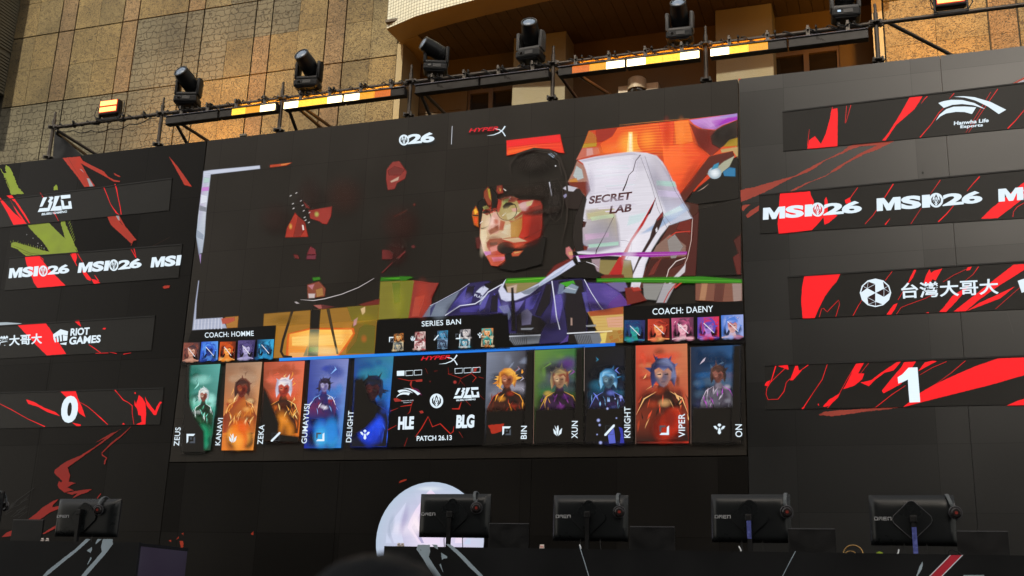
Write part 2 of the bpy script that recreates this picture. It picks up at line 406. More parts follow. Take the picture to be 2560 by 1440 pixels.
def blocks(c):
    return [(Q60(265,187,320,183,255,310,215,318), c),
            (Q60(340,180,395,175,410,192,375,238,398,246,350,375,190,388,215,338,328,330,350,262,330,242,362,195), c),
            (Q60(425,170,495,163,432,312,518,302,525,365,362,373,400,300), c),
            (Q60(505,158,640,147,642,192,515,207), c),
            (Q60(508,212,545,232,560,305,620,298,612,242,650,235,665,340,530,352), c)]
BLK = Q60(190,388, 665,345, 225,180)
def team_blocks(P, dst, c, sub):
    P.glyph(blocks(c), BLK, dst)
    (x0, y0), (x1, y1), (x3, y3) = dst
    f = lambda a, b: (x0 + (x1-x0)*a + (x3-x0)*b, y0 + (y1-y0)*a + (y3-y0)*b)
    P.text('BILIBILI GAMING', f(.13,-.25), f(.86,-.22), f(.13,-.1), c, .03)
Nn = zm(1840, 120, 3.2722)
def swoosh(P, dst, c):
    P.glyph([(Nn(1655,450,1700,434,1760,424,1850,425,1950,450,2040,500,1940,468,1850,458,1770,465,1700,490), c),
             (Nn(1635,595,1665,545,1720,500,1780,480,1870,478,1965,485,1930,540,1870,524,1800,522,1720,535,1670,560), c),
             (Nn(1780,398,1860,394,1950,402,2080,440,2210,505,2150,540,2060,478,1960,430,1870,405), c)],
            Nn(1635,595,2210,545,1635,395), dst)
def tapered(P, pts, w, c): P.line(pts, w, c)
def drink_x(P, o, k=1.0, sl=0):
    """red slanted word with a swept white X"""
    f = lambda x, y: (o[0] + (x-470)/5.12*k, o[1] + (y-208)/5.12*k + sl*(x-470)/5.12)
    P.text('HYPER', f(470,210), f(845,190), f(497,160), '#e0182c', .02)
    P.line([f(935,140), f(905,185), f(860,222), f(790,248), f(705,258)], [3.2*k, 2.8*k, 2.4*k, 1.7*k, .4], WT)
    P.line([f(800,168), f(860,182), f(905,215), f(938,268)], [.5, 1.8*k, 2.4*k, 2.6*k], WT)
RED = '#ff1a22'; DR = '#e0161c'
def reds(P, Z, shapes, lines, col=RED):
    for i, p in enumerate(shapes): P.rough(Z(*p), col, .35, 4, i)
    for p, wd in lines: P.line(Z(*p), wd, col)

# ------------------------------------------------------------------ the big screen
X0, X1 = -7.876, -1.377; ZT, ZB = 7.121, 3.158
led = thing('led_screen', (-4.63, D, ZB), 'huge video screen showing a player in a headset, glasses and a white chair', 'screen')
mb = MB(); mb.span((X0+.004, D, ZB), (X1-.004, D+.12, ZT)); mb.build('display_panel', M['cabinet'], led)

V = Paint(D - .002, 5e-5, 2.6)
e = zm(460, 290, 3.5125); f = zm(460, 640, 3.5556); c = zm(1380, 270, 4.646); a = zm(1140, 280, 3.273)
b = zm(1160, 420, 5.144); d = zm(1000, 640, 4.267)
BK = (0, 0, 0)
def P_(Z, col, *p, cols=None): V.poly(Z(*p), col, cols)
# left bracket
P_(e, '#c2c8da', 172,485,240,475,665,435,668,462,235,512,170,520)
V.poly(e(172,500,235,505,215,680,195,830,180,1050,160,1200,130,1215,108,1060,125,880,150,680), 0, ['#c2c8da','#b8c0d0','#aab0c4','#c8ccd8','#b4c2d0','#a8b0c0','#8890a8','#a6b4c4','#ccd6e2','#b6a8c8'])
P_(e, '#c47ccc', 160,628,218,622,216,655,155,660); P_(e, '#7c808c', 138,785,198,805,192,840,134,828)
P_(e, '#8e9aac', 112,1000,172,1045,166,1085,110,1060); P_(e, '#9c84b4', 132,1215,152,1213,146,1300)
P_(e, '#d8dce8', 150,690,205,700,200,760,145,770); P_(e, '#aec8c4', 175,540,226,545,222,580,170,590)
P_(f, '#a8aec4', 128,220,134,220,112,400,105,562,340,548,380,640,75,658,100,420)
for k in range(9): P_(f, '#c6cada', 95+k*30,566-k*2,104+k*30,566-k*2,98+k*30,650,88+k*30,650)
P_(f, '#a8702c', 365,545,484,535,475,635,380,640); P_(f, '#b04c38', 330,555,450,545,450,575,390,600,340,605)
P_(e, '#b03c1c', 755,430,950,408,900,435,755,452); P_(e, '#d07838', 850,422,940,410,890,430,850,436)
# dim people at the left
P_(e, '#862c26', 1780,470,1830,405,1890,395,1955,490,1940,550,1870,590,1850,640,1790,650,1775,560)
P_(e, '#6c2420', 1790,480,1850,440,1940,470,1900,520,1800,520); P_(e, '#b89480', 1812,572,1890,530,1880,565,1820,585)
P_(e, '#962c24', 1095,830,1300,795,1290,880,1255,950,1215,945,1190,925,1110,900); V.fan(*e(1165,862)[0], 7, 8, '#b0b058', '#96442c')
P_(e, '#a42c1c', 975,850,1000,880,1060,930,1090,1060,890,1065,905,980,950,900); P_(e, '#7c2018', 1000,880,1060,930,1060,1000,1020,1060,960,1060)
V.fan(*e(936,970)[0], 5, 9, '#d8a048', '#a83c20'); P_(e, '#e4d4cc', 1035,955,1050,960,1056,1000,1042,1002)
P_(e, '#7c2420', 1045,745,1100,800,1110,815,1070,805)
for x, y in ((935,700),(985,676),(1025,745),(1040,785),(955,770),(960,812),(1050,832),(1100,848),(1066,915),(1095,935),(1058,890),(1900,860)):
    V.poly(e(x-9,y+4,x+6,y-8,x+12,y-2,x-4,y+7), '#c4c0bc')
P_(e, '#74222c', 1080,1215,1110,1145,1150,1170,1160,1215); P_(e, '#6a2434', 1080,1225,1160,1220,1155,1258,1075,1258)
P_(e, '#641a1a', 960,1215,1000,1220,1015,1255,975,1250); P_(e, '#681e1e', 1740,1175,1800,1180,1835,1210,1825,1255,1740,1258)
P_(e, '#7c2c2c', 1870,1245,1940,1185,1945,1195,1890,1250); P_(e, '#642020', 1730,1380,1830,1280,1830,1292,1745,1378); P_(e, '#5c2020', 1995,1145,2015,1130,2035,1150,2010,1165)
P_(e, '#5a2018', 2010,775,2025,762,2035,780,2020,795); P_(e, '#42180f', 1840,880,1960,820,1950,840,1850,890)
P_(f, '#246808', 1750,190,2010,180,2040,195,1900,215,1745,222); P_(f, '#3c9010', 1760,200,1960,186,1900,206); P_(f, '#2a7010', 1140,192,1205,186,1215,210,1150,222)
# table stand and glowing desk
P_(f, '#7a7224', 1745,228,2040,216,2010,545,1725,565); P_(f, '#5c6a1c', 1850,240,1990,232,1960,400,1870,420)
P_(f, '#8a2a22', 2038,216,2260,245,2180,420,2120,540,2005,545); P_(f, '#6c1c18', 2120,260,2260,245,2180,420,2110,500)
P_(f, '#946820', 712,515,1735,432,1725,570,1700,625,820,628,705,622); P_(f, '#706218', 1450,452,1735,432,1720,575,1500,602)
P_(f, '#a47022', 820,622,1712,568,1695,868,850,905,790,908); P_(f, '#7a5c1a', 1500,600,1712,568,1695,868,1440,868)
P_(f, '#d85c18', 925,690,1130,638,1510,640,1520,690,1440,815,1370,895,905,908,915,740)
V.poly(f(940,695,1120,655,1490,655,1500,690,1420,810,1360,890,925,903,932,740), 0, ['#f0a43c','#ffc050','#ffd068','#ffc860','#f8b048','#e89838','#e88830','#f09838'])
P_(f, '#fcc868', 960,720,1460,690,1400,790,960,800); P_(f, '#e8a860', 940,860,1370,850,1360,888,925,900)
for k in range(5): V.line(f(960,740+k*28,1430-k*16,722+k*28), .8, '#e8a440')
P_(f, '#645c1a', 1560,645,1610,600,1700,625,1690,862,1450,866,1530,760); V.fan(*f(1600,735)[0], 9, 12, '#a85c1c', '#6c5c1a')
P_(f, BK, 1125,475,1215,475,1202,650,1118,650); P_(f, '#5c6450', 1118,650,1202,650,1190,890,1100,892); P_(f, '#4c8044', 1110,810,1195,808,1192,850,1104,852)
V.line(f(965,480,930,590,880,750,862,850,885,892,960,900), 6.5, '#1c120a'); V.line(f(1280,470,1310,620,1340,760,1365,870), [8,7,6,5], '#3c2c14')
P_(f, '#8c8460', 1100,790,1060,890,1100,890)
P_(f, '#d0b080', 1570,470,1610,450,1610,500,1585,525); P_(f, '#681e16', 1550,432,1740,380,1735,430,1600,445); P_(f, '#c08890', 1510,570,1545,545,1530,610,1505,625)
P_(f, '#803e2c', 1095,255,1200,225,1260,290,1250,360,1100,375); P_(f, '#a0703c', 1170,300,1230,280,1240,350,1180,365); P_(f, '#b07078', 1100,262,1160,250,1140,300); P_(f, '#c4b4b0', 1105,335,1165,335,1160,372,1110,374)
V.line(f(1035,388,1150,396,1250,380,1400,340,1550,280,1640,228,1690,198), [.6,2,2.2,1.8,1.6,1.4,.8], '#bcb4b4')
P_(f, '#a8a0a0', 980,408,1000,405,1028,422,1000,424); P_(f, '#a05850', 1150,438,1220,434,1330,450,1200,470); P_(f, '#5a2020', 1220,432,1340,450,1230,474)
# glowing wall behind the chair
V.grad(c(425,265,2150,65,2150,1000,200,880), ['#c83c18','#e05820','#c83414','#b03818'], 8)
P_(c, '#e85418', 760,230,1250,175,1300,500,1100,520,600,520,560,420)
V.fan(*c(915,430)[0], 40, 40, '#ffb43c', '#e85418'); V.fan(*c(1110,370)[0], 26, 32, '#ff9028', '#e85418')
P_(c, '#9c2212', 510,255,760,230,700,330,600,390,510,400); P_(c, '#b46420', 430,265,490,300,520,350,515,440,355,460)
P_(c, '#b48c20', 372,415,520,405,515,445,350,465); P_(c, '#c26652', 350,468,540,455,560,530,400,570,280,602); P_(c, '#d0948c', 400,470,470,465,480,540,400,560)
P_(c, '#ffe488', 890,280,935,280,942,512,868,512); P_(c, '#fff8cc', 900,300,925,300,928,505,892,505)
V.poly(c(1240,175,1420,158,1410,430,1280,460), 0, ['#e83818','#e03018','#e84c20','#f06028']); P_(c, '#f47828', 1420,158,1585,140,1640,390,1440,420)
V.poly(c(1280,450,1640,400,1820,560,1720,660,1600,850,1490,1040,1400,860,1300,640), 0, ['#ff6a2c','#f05020','#d83814','#e84418','#e44c20','#c83010','#f05824','#ff6c30'])
for k in range(26):
    y = 190 + k*16; V.line(c(780+k*4, y+8-k*.3, 1180, y-30, 1600+k*5, y-70+k*2), [.3,.8,.3], '#c83c14' if k % 2 else '#ff9c40')
for k in range(14): V.line(c(1310+k*12, 560+k*32, 1560, 545+k*32, 1780-k*18, 530+k*30), [.3,.8,.3], '#d03c14' if k % 2 else '#ff7c3c')
P_(c, '#b87cc8', 1600,140,2150,65,2150,130,1980,200,1900,250,1750,240,1650,190); P_(c, '#a024b4', 1850,152,2150,100,2150,135,1980,190,1900,215); P_(c, '#9c84c8', 1950,95,2150,65,2150,95,1960,118)
for k in range(8): V.line(c(1620+k*25,150+k*13,1850,118+k*13,2050-k*18,105+k*14), [.3,1.1,.3], '#dcb0e0')
P_(c, '#7a1e14', 1590,170,1700,240,1900,260,1850,340,1900,420,1960,470,1850,560,1700,440,1620,230)
P_(c, '#221612', 2150,140,2155,340,2010,430,1950,470,1860,420,1840,330,1910,250,2000,200)
P_(c, '#a48420', 2155,345,2155,440,1990,450,2060,370); P_(c, '#b89860', 1960,480,2160,450,2160,590,2100,500,1970,520)
P_(c, '#54190e', 1830,560,2100,500,2120,560,1980,680,1800,780,1690,900,1530,1100,1480,1010,1600,850,1750,660)
P_(c, BK, 2160,560,2172,1060,1640,1120,1560,1080,1700,920,1850,800,1960,700,2060,600)
P_(c, '#a8a890', 2120,555,2060,680,1930,790,1890,825,1800,765,1900,700,2000,620); V.fan(*c(1890,755)[0], 17, 15, '#eef4f8', '#90a4b0')
P_(c, '#2474a0', 1985,740,2060,690,2130,700,2130,795,2000,790); P_(c, '#3088a8', 1880,660,1940,632,1930,690,1850,720); V.line(c(1690,970,1760,930,1820,880), [.4,2.2,.4], '#b09080')
P_(c, '#44190f', 1500,1080,1700,1120,1700,1440,1620,1440,1600,1260)
P_(a, '#4a1814', 1930,860,2010,800,2000,1340,1850,1340,1900,1150,1940,1000); P_(a, BK, 1990,800,2330,700,2335,1330,1960,1350)
P_(a, '#5c1c18', 2265,1190,2330,1140,2330,1330,2300,1330); P_(a, '#481712', 2270,1050,2330,1000,2330,1200)
# chair behind the head
P_(a, '#a47464', 990,400,1050,440,1085,560,1095,640,1060,690,915,572,960,480); P_(a, '#b0b8b8', 985,440,1030,470,1045,540,990,560,958,520); P_(a, '#c08038', 925,555,985,540,1000,572,940,590)
P_(a, '#742414', 918,575,1075,570,1097,630,1060,690,1000,620,930,600)
P_(a, '#1e1210', 870,640,1010,625,1062,700,1035,800,900,790)
V.fw = 3.2
CH = a(1005,395,1140,365,1300,340,1440,325,1560,335,1640,360,1690,410,1730,480,1800,620,1860,740,1930,870,1830,890,1740,930,1670,1020,1600,1130,1550,1250,1510,1440,1430,1440,1450,1300,1430,1215,1380,1205,1330,1180,1000,1160,985,1140,1080,1120,1060,1080,1000,1060,990,1000,1030,970,1000,900,1050,880,1010,850,1030,800,1060,740,1070,690,1100,640,1085,560,1060,470,1040,420)
V.poly(CH, '#dcd8e2'); V.fw = 7
P_(a, '#ddd8e4', 1090,430,1400,370,1490,400,1450,640,1110,690,1105,560); P_(a, '#c6c0d0', 1005,395,1300,342,1440,328,1480,345,1300,365,1040,410)
V.poly(a(1540,340,1640,360,1730,480,1860,740,1930,870,1760,920,1640,640,1510,360), 0, ['#d4d0dc','#c4bec8','#a8a2b0','#b0aabc','#c4cad8','#c0c4d8','#b4aebc','#d8d4e0'])
V.poly(a(1060,800,1290,780,1330,930,1345,1100,1150,1150,985,1140,1080,1110,1000,1050,1000,960,1060,880), 0, ['#b8aea8','#b8ac84','#a8a0a4','#a49cac','#988ea0','#8c8494','#9c98a4','#a8a0b0','#b4a4ac','#b8b0b4'])
P_(a, '#bcb48c', 1070,830,1240,800,1250,850,1080,880); P_(a, '#c0d0a8', 1100,860,1280,835,1300,860,1110,890); P_(a, '#a8ccbc', 1080,1085,1330,1060,1330,1090,1090,1110); P_(a, '#c8a8c4', 1050,1000,1250,985,1250,1020,1060,1050)
P_(a, '#a8c8c0', 1640,560,1790,570,1805,612,1640,600); P_(a, '#c8bcd8', 1650,640,1820,650,1840,700,1660,690); P_(a, '#9cb0d0', 1720,850,1860,745,1900,800,1800,865,1640,965,1500,1030,1480,1020); P_(a, '#bcd4d8', 1690,840,1830,770,1860,800,1700,860)
P_(a, '#e4e0ea', 1350,1060,1500,1000,1640,960,1600,1110,1540,1240,1500,1440,1440,1440,1460,1300,1440,1180,1350,1150); P_(a, '#c8d8dc', 1420,850,1560,820,1500,900,1400,930)
rr = random.Random(3)
for k in range(16):
    y = 420 + k*26 + rr.uniform(-8, 8); x = rr.uniform(1110, 1260); w_ = rr.uniform(90, 260)
    V.poly(a(x, y, x+w_, y-12, x+w_+20, y-4, x+10, y+9), rr.choice(['#dedae6','#d2ccda','#e0d8e4','#d4dae2','#dcd2e2']))
V.fw = 2.6
for p in ((1510,368,1600,600,1650,790,1725,945), (1545,360,1640,650,1700,840,1755,915), (1715,435,1790,640,1860,750,1925,860)): V.line(a(*p), 1.0, '#6c6870')
V.line(a(1030,402,1160,378,1300,358,1430,347,1500,352), .9, '#a8a0ac')
V.line(a(1510,350,1470,400,1450,480,1415,515,1390,590,1365,647), [2.6,2,2,1.6,3,3.4], '#2c1418')
P_(a, '#b42220', 1640,690,1610,760,1530,890,1430,1040,1360,1170,1250,1330,1350,1350,1370,1230,1440,1060,1530,930,1600,800); P_(a, '#2a1012', 1640,690,1605,770,1560,850,1590,830,1615,770); P_(a, '#d03428', 1530,890,1440,1040,1380,1150,1420,1080,1500,950)
P_(a, '#2a1012', 1690,815,1700,860,1660,960,1600,1060,1500,1220,1440,1350,1400,1430,1420,1370,1500,1180,1585,1030,1605,960,1640,880); P_(a, '#7c2020', 1690,815,1697,850,1650,890,1640,880); P_(a, '#dcd8e0', 1632,960,1645,940,1650,975,1636,985)
V.line(a(1292,855,1220,1000,1150,1130,1130,1232), [1.2,1.6,2.2,1.6], '#2c161c'); V.line(a(1345,1050,1400,1055,1440,1080,1430,1150,1400,1200), 1, '#807888')
P_(a, '#54221a', 1745,930,1930,870,1940,1000,1890,1230,1800,1440,1500,1440,1550,1280,1650,1090); P_(a, '#86665a', 1640,1095,1750,1000,1880,1090,1880,1180,1590,1190); P_(a, '#8c8480', 1730,1050,1790,1000,1860,1100,1770,1240,1740,1120)
P_(a, '#6c1c14', 1830,900,1925,880,1920,1000,1800,960); P_(a, '#3c1410', 1580,1210,1870,1190,1860,1240,1740,1290,1680,1440,1520,1440); P_(a, '#6c2820', 1620,1250,1690,1180,1620,1330,1570,1340)
V.line(a(1935,880,1925,1050,1895,1190,1870,1250), 1.6, '#c4aca4'); V.line(a(1880,1192,1800,1222,1740,1290,1700,1440), [2,2.4,2.2,1.6], '#d0c0bc')
P_(a, '#ccc4c8', 1880,1240,1872,1310,1790,1380,1720,1440,1755,1380,1830,1300); V.line(a(1725,1035,1800,985,1920,975), [1,3,2], '#c43628'); V.line(a(1850,1390,1790,1440), 4, '#b83028')
P_(a, '#9a2a9c', 930,1180,1330,1148,1890,1142,1890,1165,1570,1188,1300,1172,1000,1197); V.line(a(1000,1192,1300,1172,1880,1160), .8, '#dc9cdc')
P_(a, '#8a7a48', 1150,1210,1430,1215,1450,1360,1160,1340); P_(a, '#a08890', 1110,1205,1180,1200,1170,1320,1120,1300); P_(a, '#b42220', 1340,1180,1250,1330,1350,1350,1372,1225); P_(a, '#6c1a14', 1180,1330,1370,1330,1390,1400,1200,1400)
V.text('SECRET', a(1085,754)[0], a(1432,716)[0], a(1096,688)[0], '#48181c', .035); V.text('LAB', a(1253,834)[0], a(1432,814)[0], a(1266,768)[0], '#48181c', .035)
P_(a, '#c0bcc6', 875,625,910,600,990,620,960,650,910,645); P_(a, '#8c88a8', 875,685,900,668,915,680,890,705)
P_(a, '#3c1210', 1035,890,1068,900,1055,940,1000,955,1000,905); P_(a, '#6c2418', 985,1085,1080,1100,1070,1130,960,1140)
# wall above the head
P_(a, '#e8341c', 415,235,850,185,885,335,840,330,760,300,640,295,540,330,415,355); P_(a, '#ee1e22', 415,235,850,185,858,245,600,268,418,285); P_(a, '#f45c20', 420,310,560,285,700,275,640,295,540,330,420,350)
for k in range(5): V.line(a(430,285+k*14,640,262+k*9,860,250+k*14), [.4,1,.4], '#ff6c34' if k % 2 else '#c82414')
P_(a, '#98a8ba', 755,345,790,325,825,345,795,375); P_(a, '#e4e4e8', 808,440,816,434,822,442,814,448); V.line(b(1097,180,1128,355), 2.6, '#d8d8e2')
# the face
V.fw = 3.4
P_(b, '#a43022', 530,420,900,410,980,425,1005,480,1000,780,970,890,890,960,905,1010,650,1030,540,1120,530,1190,430,1260,350,1250,300,1150,250,1070,205,900,205,760,230,620,250,520,340,500,440,400)
V.poly(b(800,600,1000,560,1000,780,970,890,890,960,720,900,760,760), 0, ['#b83424','#8c2a20','#8e2820','#7c2018','#902618','#bc3020','#c03424'])
P_(b, '#7c2a20', 830,520,1003,470,1000,610,760,600); P_(b, '#c43020', 760,600,870,600,860,720,820,880,700,900,740,780)
P_(b, '#ccb08a', 240,560,300,600,420,560,500,600,600,700,600,890,480,910,330,910,290,1000,330,1080,290,1130,250,1070,205,900,210,780); P_(b, '#e0cca8', 215,800,290,790,300,880,260,960,240,1000,210,900); P_(b, '#e2b4a4', 205,900,240,980,270,1070,300,1130,280,1130,250,1070)
P_(b, '#a6925a', 490,390,640,370,690,440,740,520,750,620,640,680,520,670,440,600,480,480); P_(b, '#8e4030', 480,395,600,360,700,395,640,440,520,430); P_(b, '#94a060', 520,400,590,385,560,440,500,470); P_(b, '#c8c098', 540,590,640,560,720,570,640,650,560,670)
P_(b, '#b08038', 600,700,750,640,745,780,700,890,600,890); P_(b, '#d4c8ac', 520,740,600,720,600,890,480,880,440,840,520,800)
P_(b, '#c89c98', 700,470,760,440,890,415,870,470,800,520,800,560,740,540); P_(b, '#c4b080', 800,440,890,414,860,480,800,500); P_(b, '#d49c94', 610,520,690,515,680,560,620,560)
P_(b, '#903020', 740,560,830,550,740,600,660,660,640,640)
P_(b, '#d8a498', 380,560,440,600,470,700,460,790,430,840,330,850,300,800,310,770,330,700); P_(b, '#e8c0b4', 360,620,400,640,400,700,340,740,340,690); P_(b, '#a83c28', 470,670,530,690,500,800,450,800); P_(b, '#7c2a1c', 310,800,440,735,452,800,340,860); V.fan(*b(410,690)[0], 7, 7, '#b04030', '#d08c80')
P_(b, '#c8b494', 330,870,480,830,600,880,490,905,330,912)
P_(b, '#88301e', 280,960,340,915,480,900,520,950,430,1000,330,1045); P_(b, '#4c1c1c', 330,960,430,950,430,985,340,1000); P_(b, '#da8880', 330,1025,430,990,440,1060,350,1090); P_(b, '#b84434', 350,1080,450,1060,480,1110,380,1115)
P_(b, '#d0ba94', 490,915,700,895,810,940,640,960); P_(b, '#a83420', 640,965,860,950,905,1005,660,1020)
P_(b, '#ca5a40', 290,1130,540,1110,530,1190,430,1260,350,1250); P_(b, '#dc7c94', 350,1150,535,1140,505,1190,380,1205); P_(b, '#c47cc4', 250,1075,345,1070,345,1110,280,1125)
P_(b, BK, 520,1115,640,1040,1000,880,1060,900,1000,1240,640,1330,440,1290,530,1190); P_(b, '#b85030', 610,1100,640,1070,760,1062,700,1130,620,1135); P_(b, '#d0a060', 640,1085,740,1068,700,1090,650,1100)
V.disc(*b(540,1030)[0], 115/5.144, 80/5.144, '#140c0a')
P_(b, '#1a100c', 232,575,270,538,340,545,338,572,300,580,250,588); P_(b, '#1a100c', 498,492,540,445,600,438,655,468,600,482,560,520,510,525); P_(b, '#8c9050', 235,500,290,480,330,520,260,540); P_(b, '#7c3a2c', 250,585,330,575,300,610)
P_(b, BK, 180,440,260,380,300,470,240,500,230,620,200,760,180,700); P_(b, BK, 345,240,420,330,440,420,420,520,380,520,350,560,352,420)
P_(b, '#8a3820', 258,300,310,240,350,350,352,480,310,480,255,370); P_(b, '#a48c30', 300,262,332,270,352,420,320,380); P_(b, '#883020', 425,230,490,220,505,320,440,335,415,290); P_(b, '#c09040', 455,260,470,255,475,300,460,300); P_(b, '#d8d0c8', 500,262,520,270,548,290,530,296)
arc = lambda cx, cy, rx, ry, t0, t1, n=16: [q for k in range(n+1) for q in (cx + rx*math.cos(R(t0+(t1-t0)*k/n)), cy + ry*math.sin(R(t0+(t1-t0)*k/n)))]
V.line(b(*arc(550, 545, 128, 128, -40, 190)), 1.9, '#20100e'); V.line(b(*arc(235, 650, 112, 125, -70, 100)), 1.9, '#20100e'); V.line(b(345,560,370,545,400,535,425,560), 2.2, '#20100e')
V.line(b(490,620,540,575), 1.8, '#e8e4dc'); V.line(b(205,712,240,682), 1.6, '#e8e4dc'); V.line(b(580,400,600,370), 2.4, '#d0b0a8')
P_(b, '#b85a16', 110,560,150,490,185,560,185,760,130,730,105,620); P_(b, '#f0b430', 125,540,155,520,180,570,140,600); P_(b, '#1c100a', 110,600,185,605,185,622,110,615); P_(b, '#e04818', 130,630,175,640,165,730,135,700)
P_(b, '#541816', 150,900,200,880,235,1040,160,1035)
P_(b, '#c07070', 1310,1030,1350,1010,1390,1060,1400,1160,1370,1180,1310,1100); P_(b, '#d0a070', 1340,1080,1390,1070,1400,1120,1350,1120)
# shirt and keyboards
V.fw = 3
P_(d, '#72701e', 0,272,150,268,95,660,0,665); P_(d, '#8a2c24', 150,290,410,288,335,430,335,520,240,655,90,660); P_(d, '#a84030', 160,440,260,420,200,640,120,650)
P_(d, '#246c08', 0,215,130,225,60,262,0,262)
P_(d, '#681a16', 1555,215,1650,100,1800,30,1850,60,1650,165,1580,230)
V.poly(d(240,650,330,520,400,490,640,360,740,290,940,265,1060,330,1120,480,1200,480,1480,320,1620,260,1940,240,2000,280,2190,290,2350,400,2460,520,2000,610,1990,900,1480,940,1500,830,1140,830,1150,610,480,640), '#262050')
P_(d, '#687284', 240,650,320,530,470,460,640,370,560,500,470,640); P_(d, '#28245c', 320,645,325,560,380,500,370,540,335,620); P_(d, '#484290', 570,500,720,320,800,330,760,500,640,540,500,620); P_(d, '#141024', 720,320,800,320,780,420,700,470,690,440)
P_(d, '#5650a0', 860,470,960,400,900,560,840,600); P_(d, '#7880a0', 860,440,940,400,880,480,840,560); P_(d, '#5048a0', 1000,390,1060,470,1100,600,1020,600); P_(d, '#120e20', 980,430,1048,400,1040,600,960,600); P_(d, '#747c9c', 1050,540,1150,520,1190,620,1160,680)
P_(d, '#3c3484', 640,560,860,520,820,600,640,600); P_(d, '#6860a8', 1230,500,1330,470,1260,580,1230,600); P_(d, '#4c4494', 1340,460,1500,380,1420,560,1330,600); P_(d, '#0e0a16', 1440,630,1560,300,1620,300,1600,500,1500,650); P_(d, '#504494', 1640,420,1760,400,1700,700,1600,720)
P_(d, '#0c080e', 1240,640,1300,600,1500,660,1560,720,1500,830,1480,940,1240,830); P_(d, '#605c78', 1290,600,1360,560,1410,620,1395,730,1300,740)
P_(d, '#4a3a84', 1980,290,2190,290,2350,400,2450,520,2050,590,2000,480); P_(d, '#5c3484', 2250,480,2350,400,2455,520,2200,560); P_(d, '#6c6090', 2200,290,2400,270,2440,370,2340,380)
P_(d, '#100c16', 1690,270,1940,250,2000,600,1985,820,1790,835,1760,600); P_(d, '#504890', 1940,390,1990,380,2020,600,1990,600); P_(d, '#68788a', 1700,300,1760,280,1740,400,1680,410); P_(d, '#8090a0', 1720,385,1830,290,1905,330,1870,400); P_(d, '#3ca020', 1710,290,1850,262,1870,300,1840,290,1780,330)
for k in range(6): V.line(d(1760+k*20,340+k*4,1800+k*16,330+k*6), 1.2, '#c8d0d4')
P_(d, '#887a48', 1120,290,1490,275,1330,372,1240,396,1150,390); P_(d, '#b8a08c', 1140,330,1250,300,1240,395,1150,390); P_(d, '#3c8c10', 1140,240,1560,222,1500,280,1110,290); V.line(d(1150,262,1400,246,1540,236), 1.2, '#78c030')
V.poly(d(1135,240,1070,330,1050,370,1080,460,1130,485,1240,470,1380,410,1480,330,1700,200,1870,95,1840,45,1650,160,1480,290,1330,370,1240,400,1140,390,1100,330), '#cccfe6')
P_(d, '#7c8494', 1290,385,1480,310,1480,330,1380,410,1330,410); P_(d, '#a8b4d0', 1500,290,1700,165,1840,60,1700,190,1500,320); P_(d, BK, 1850,0,1880,0,1920,65,1890,85,1862,50); P_(d, '#d8d8ec', 1878,0,1900,0,1925,60,1900,62)
P_(d, BK, 1185,340,1210,335,1240,800,1190,800); P_(d, BK, 1000,270,1130,240,1060,330,940,370,900,300)
P_(d, BK, 1870,95,1990,62,2070,80,2100,160,2180,200,2100,240,1760,230,1700,210); V.line(d(1985,62,2060,85,2120,125), [1,2.4,.6], '#d4d0d4')
for p, w_ in (((480,635,640,530,800,510,880,460,940,385,1090,300), 2.6), ((1620,265,1650,480,1670,650,1705,785), 2.8), ((1965,250,2040,390,2130,530,2220,640), 1.8), ((320,530,400,492,640,362,740,292), .9)): V.line(d(*p), w_, '#d4d6e8')
P_(d, '#c8cce2', 850,345,880,325,890,360,870,400,810,385); P_(d, '#c8cce2', 895,320,945,350,880,425,860,408); V.text('PLAY', d(790,428)[0], d(885,462)[0], d(798,402)[0], '#c8cce2', .03)
P_(a, '#2a7a0c', 1150,1362,2010,1345,2340,1370,2340,1402,1150,1392); V.line(a(1160,1378,1600,1368,2330,1384), [.6,1.8,1], '#5cb428')
P_(a, '#7c4c3c', 1960,1404,2338,1402,2340,1560,1960,1540); P_(a, '#a87858', 2010,1404,2060,1404,2040,1540,1990,1540); P_(a, '#5c3028', 2120,1404,2200,1404,2180,1550,2110,1550); P_(a, '#988078', 2260,1404,2338,1404,2338,1540,2270,1560)
P_(a, '#8a8884', 1530,1404,1700,1404,1640,1540,1540,1530); P_(a, '#702018', 1380,1440,1480,1430,1560,1540,1400,1580); P_(a, '#a83428', 1430,1432,1490,1425,1520,1460,1450,1470); P_(a, '#d4ccd4', 1440,1404,1505,1404,1500,1430,1450,1436); P_(a, '#a4a0a4', 1700,1404,1800,1404,1720,1560,1640,1560); V.line(a(1800,1404,1740,1480,1700,1560), 2.4, '#b83028')
P_(d, '#a8803c', 2000,600,2380,545,2380,922,2130,935,2130,840); P_(d, '#a44c26', 2010,595,2380,540,2380,630,2030,642); P_(d, '#ccaa60', 2035,645,2380,620,2380,790,2100,795); P_(d, '#d8a084', 2200,660,2380,640,2380,760,2220,760); P_(d, '#dcc468', 2120,830,2210,810,2190,925,2140,930)
for x, y in ((2230,860),(2290,890),(2340,850),(2250,900),(2320,800)): P_(d, '#a86c2c', x,y,x+36,y-14,x+44,y+20,x+10,y+30)
for k in range(4): V.line(d(2060,660+k*32,2370,642+k*32), .8, '#b88840')
P_(d, '#0c080a', 1790,835,1990,820,1990,930,1790,938); P_(d, '#6c7078', 1860,840,2130,820,2150,900,2130,935,1900,938)
for k in range(9): V.line(d(1880+k*18,845,1890+k*18,890,1905+k*18,935), 1.4, '#16120f')
P_(d, '#6c7078', 1150,860,1500,845,1480,930,1220,952,1160,890)
for k in range(10): V.line(d(1170+k*20,868,1160+k*20+k,910,1190+k*18,950), 1.4, '#16120f')
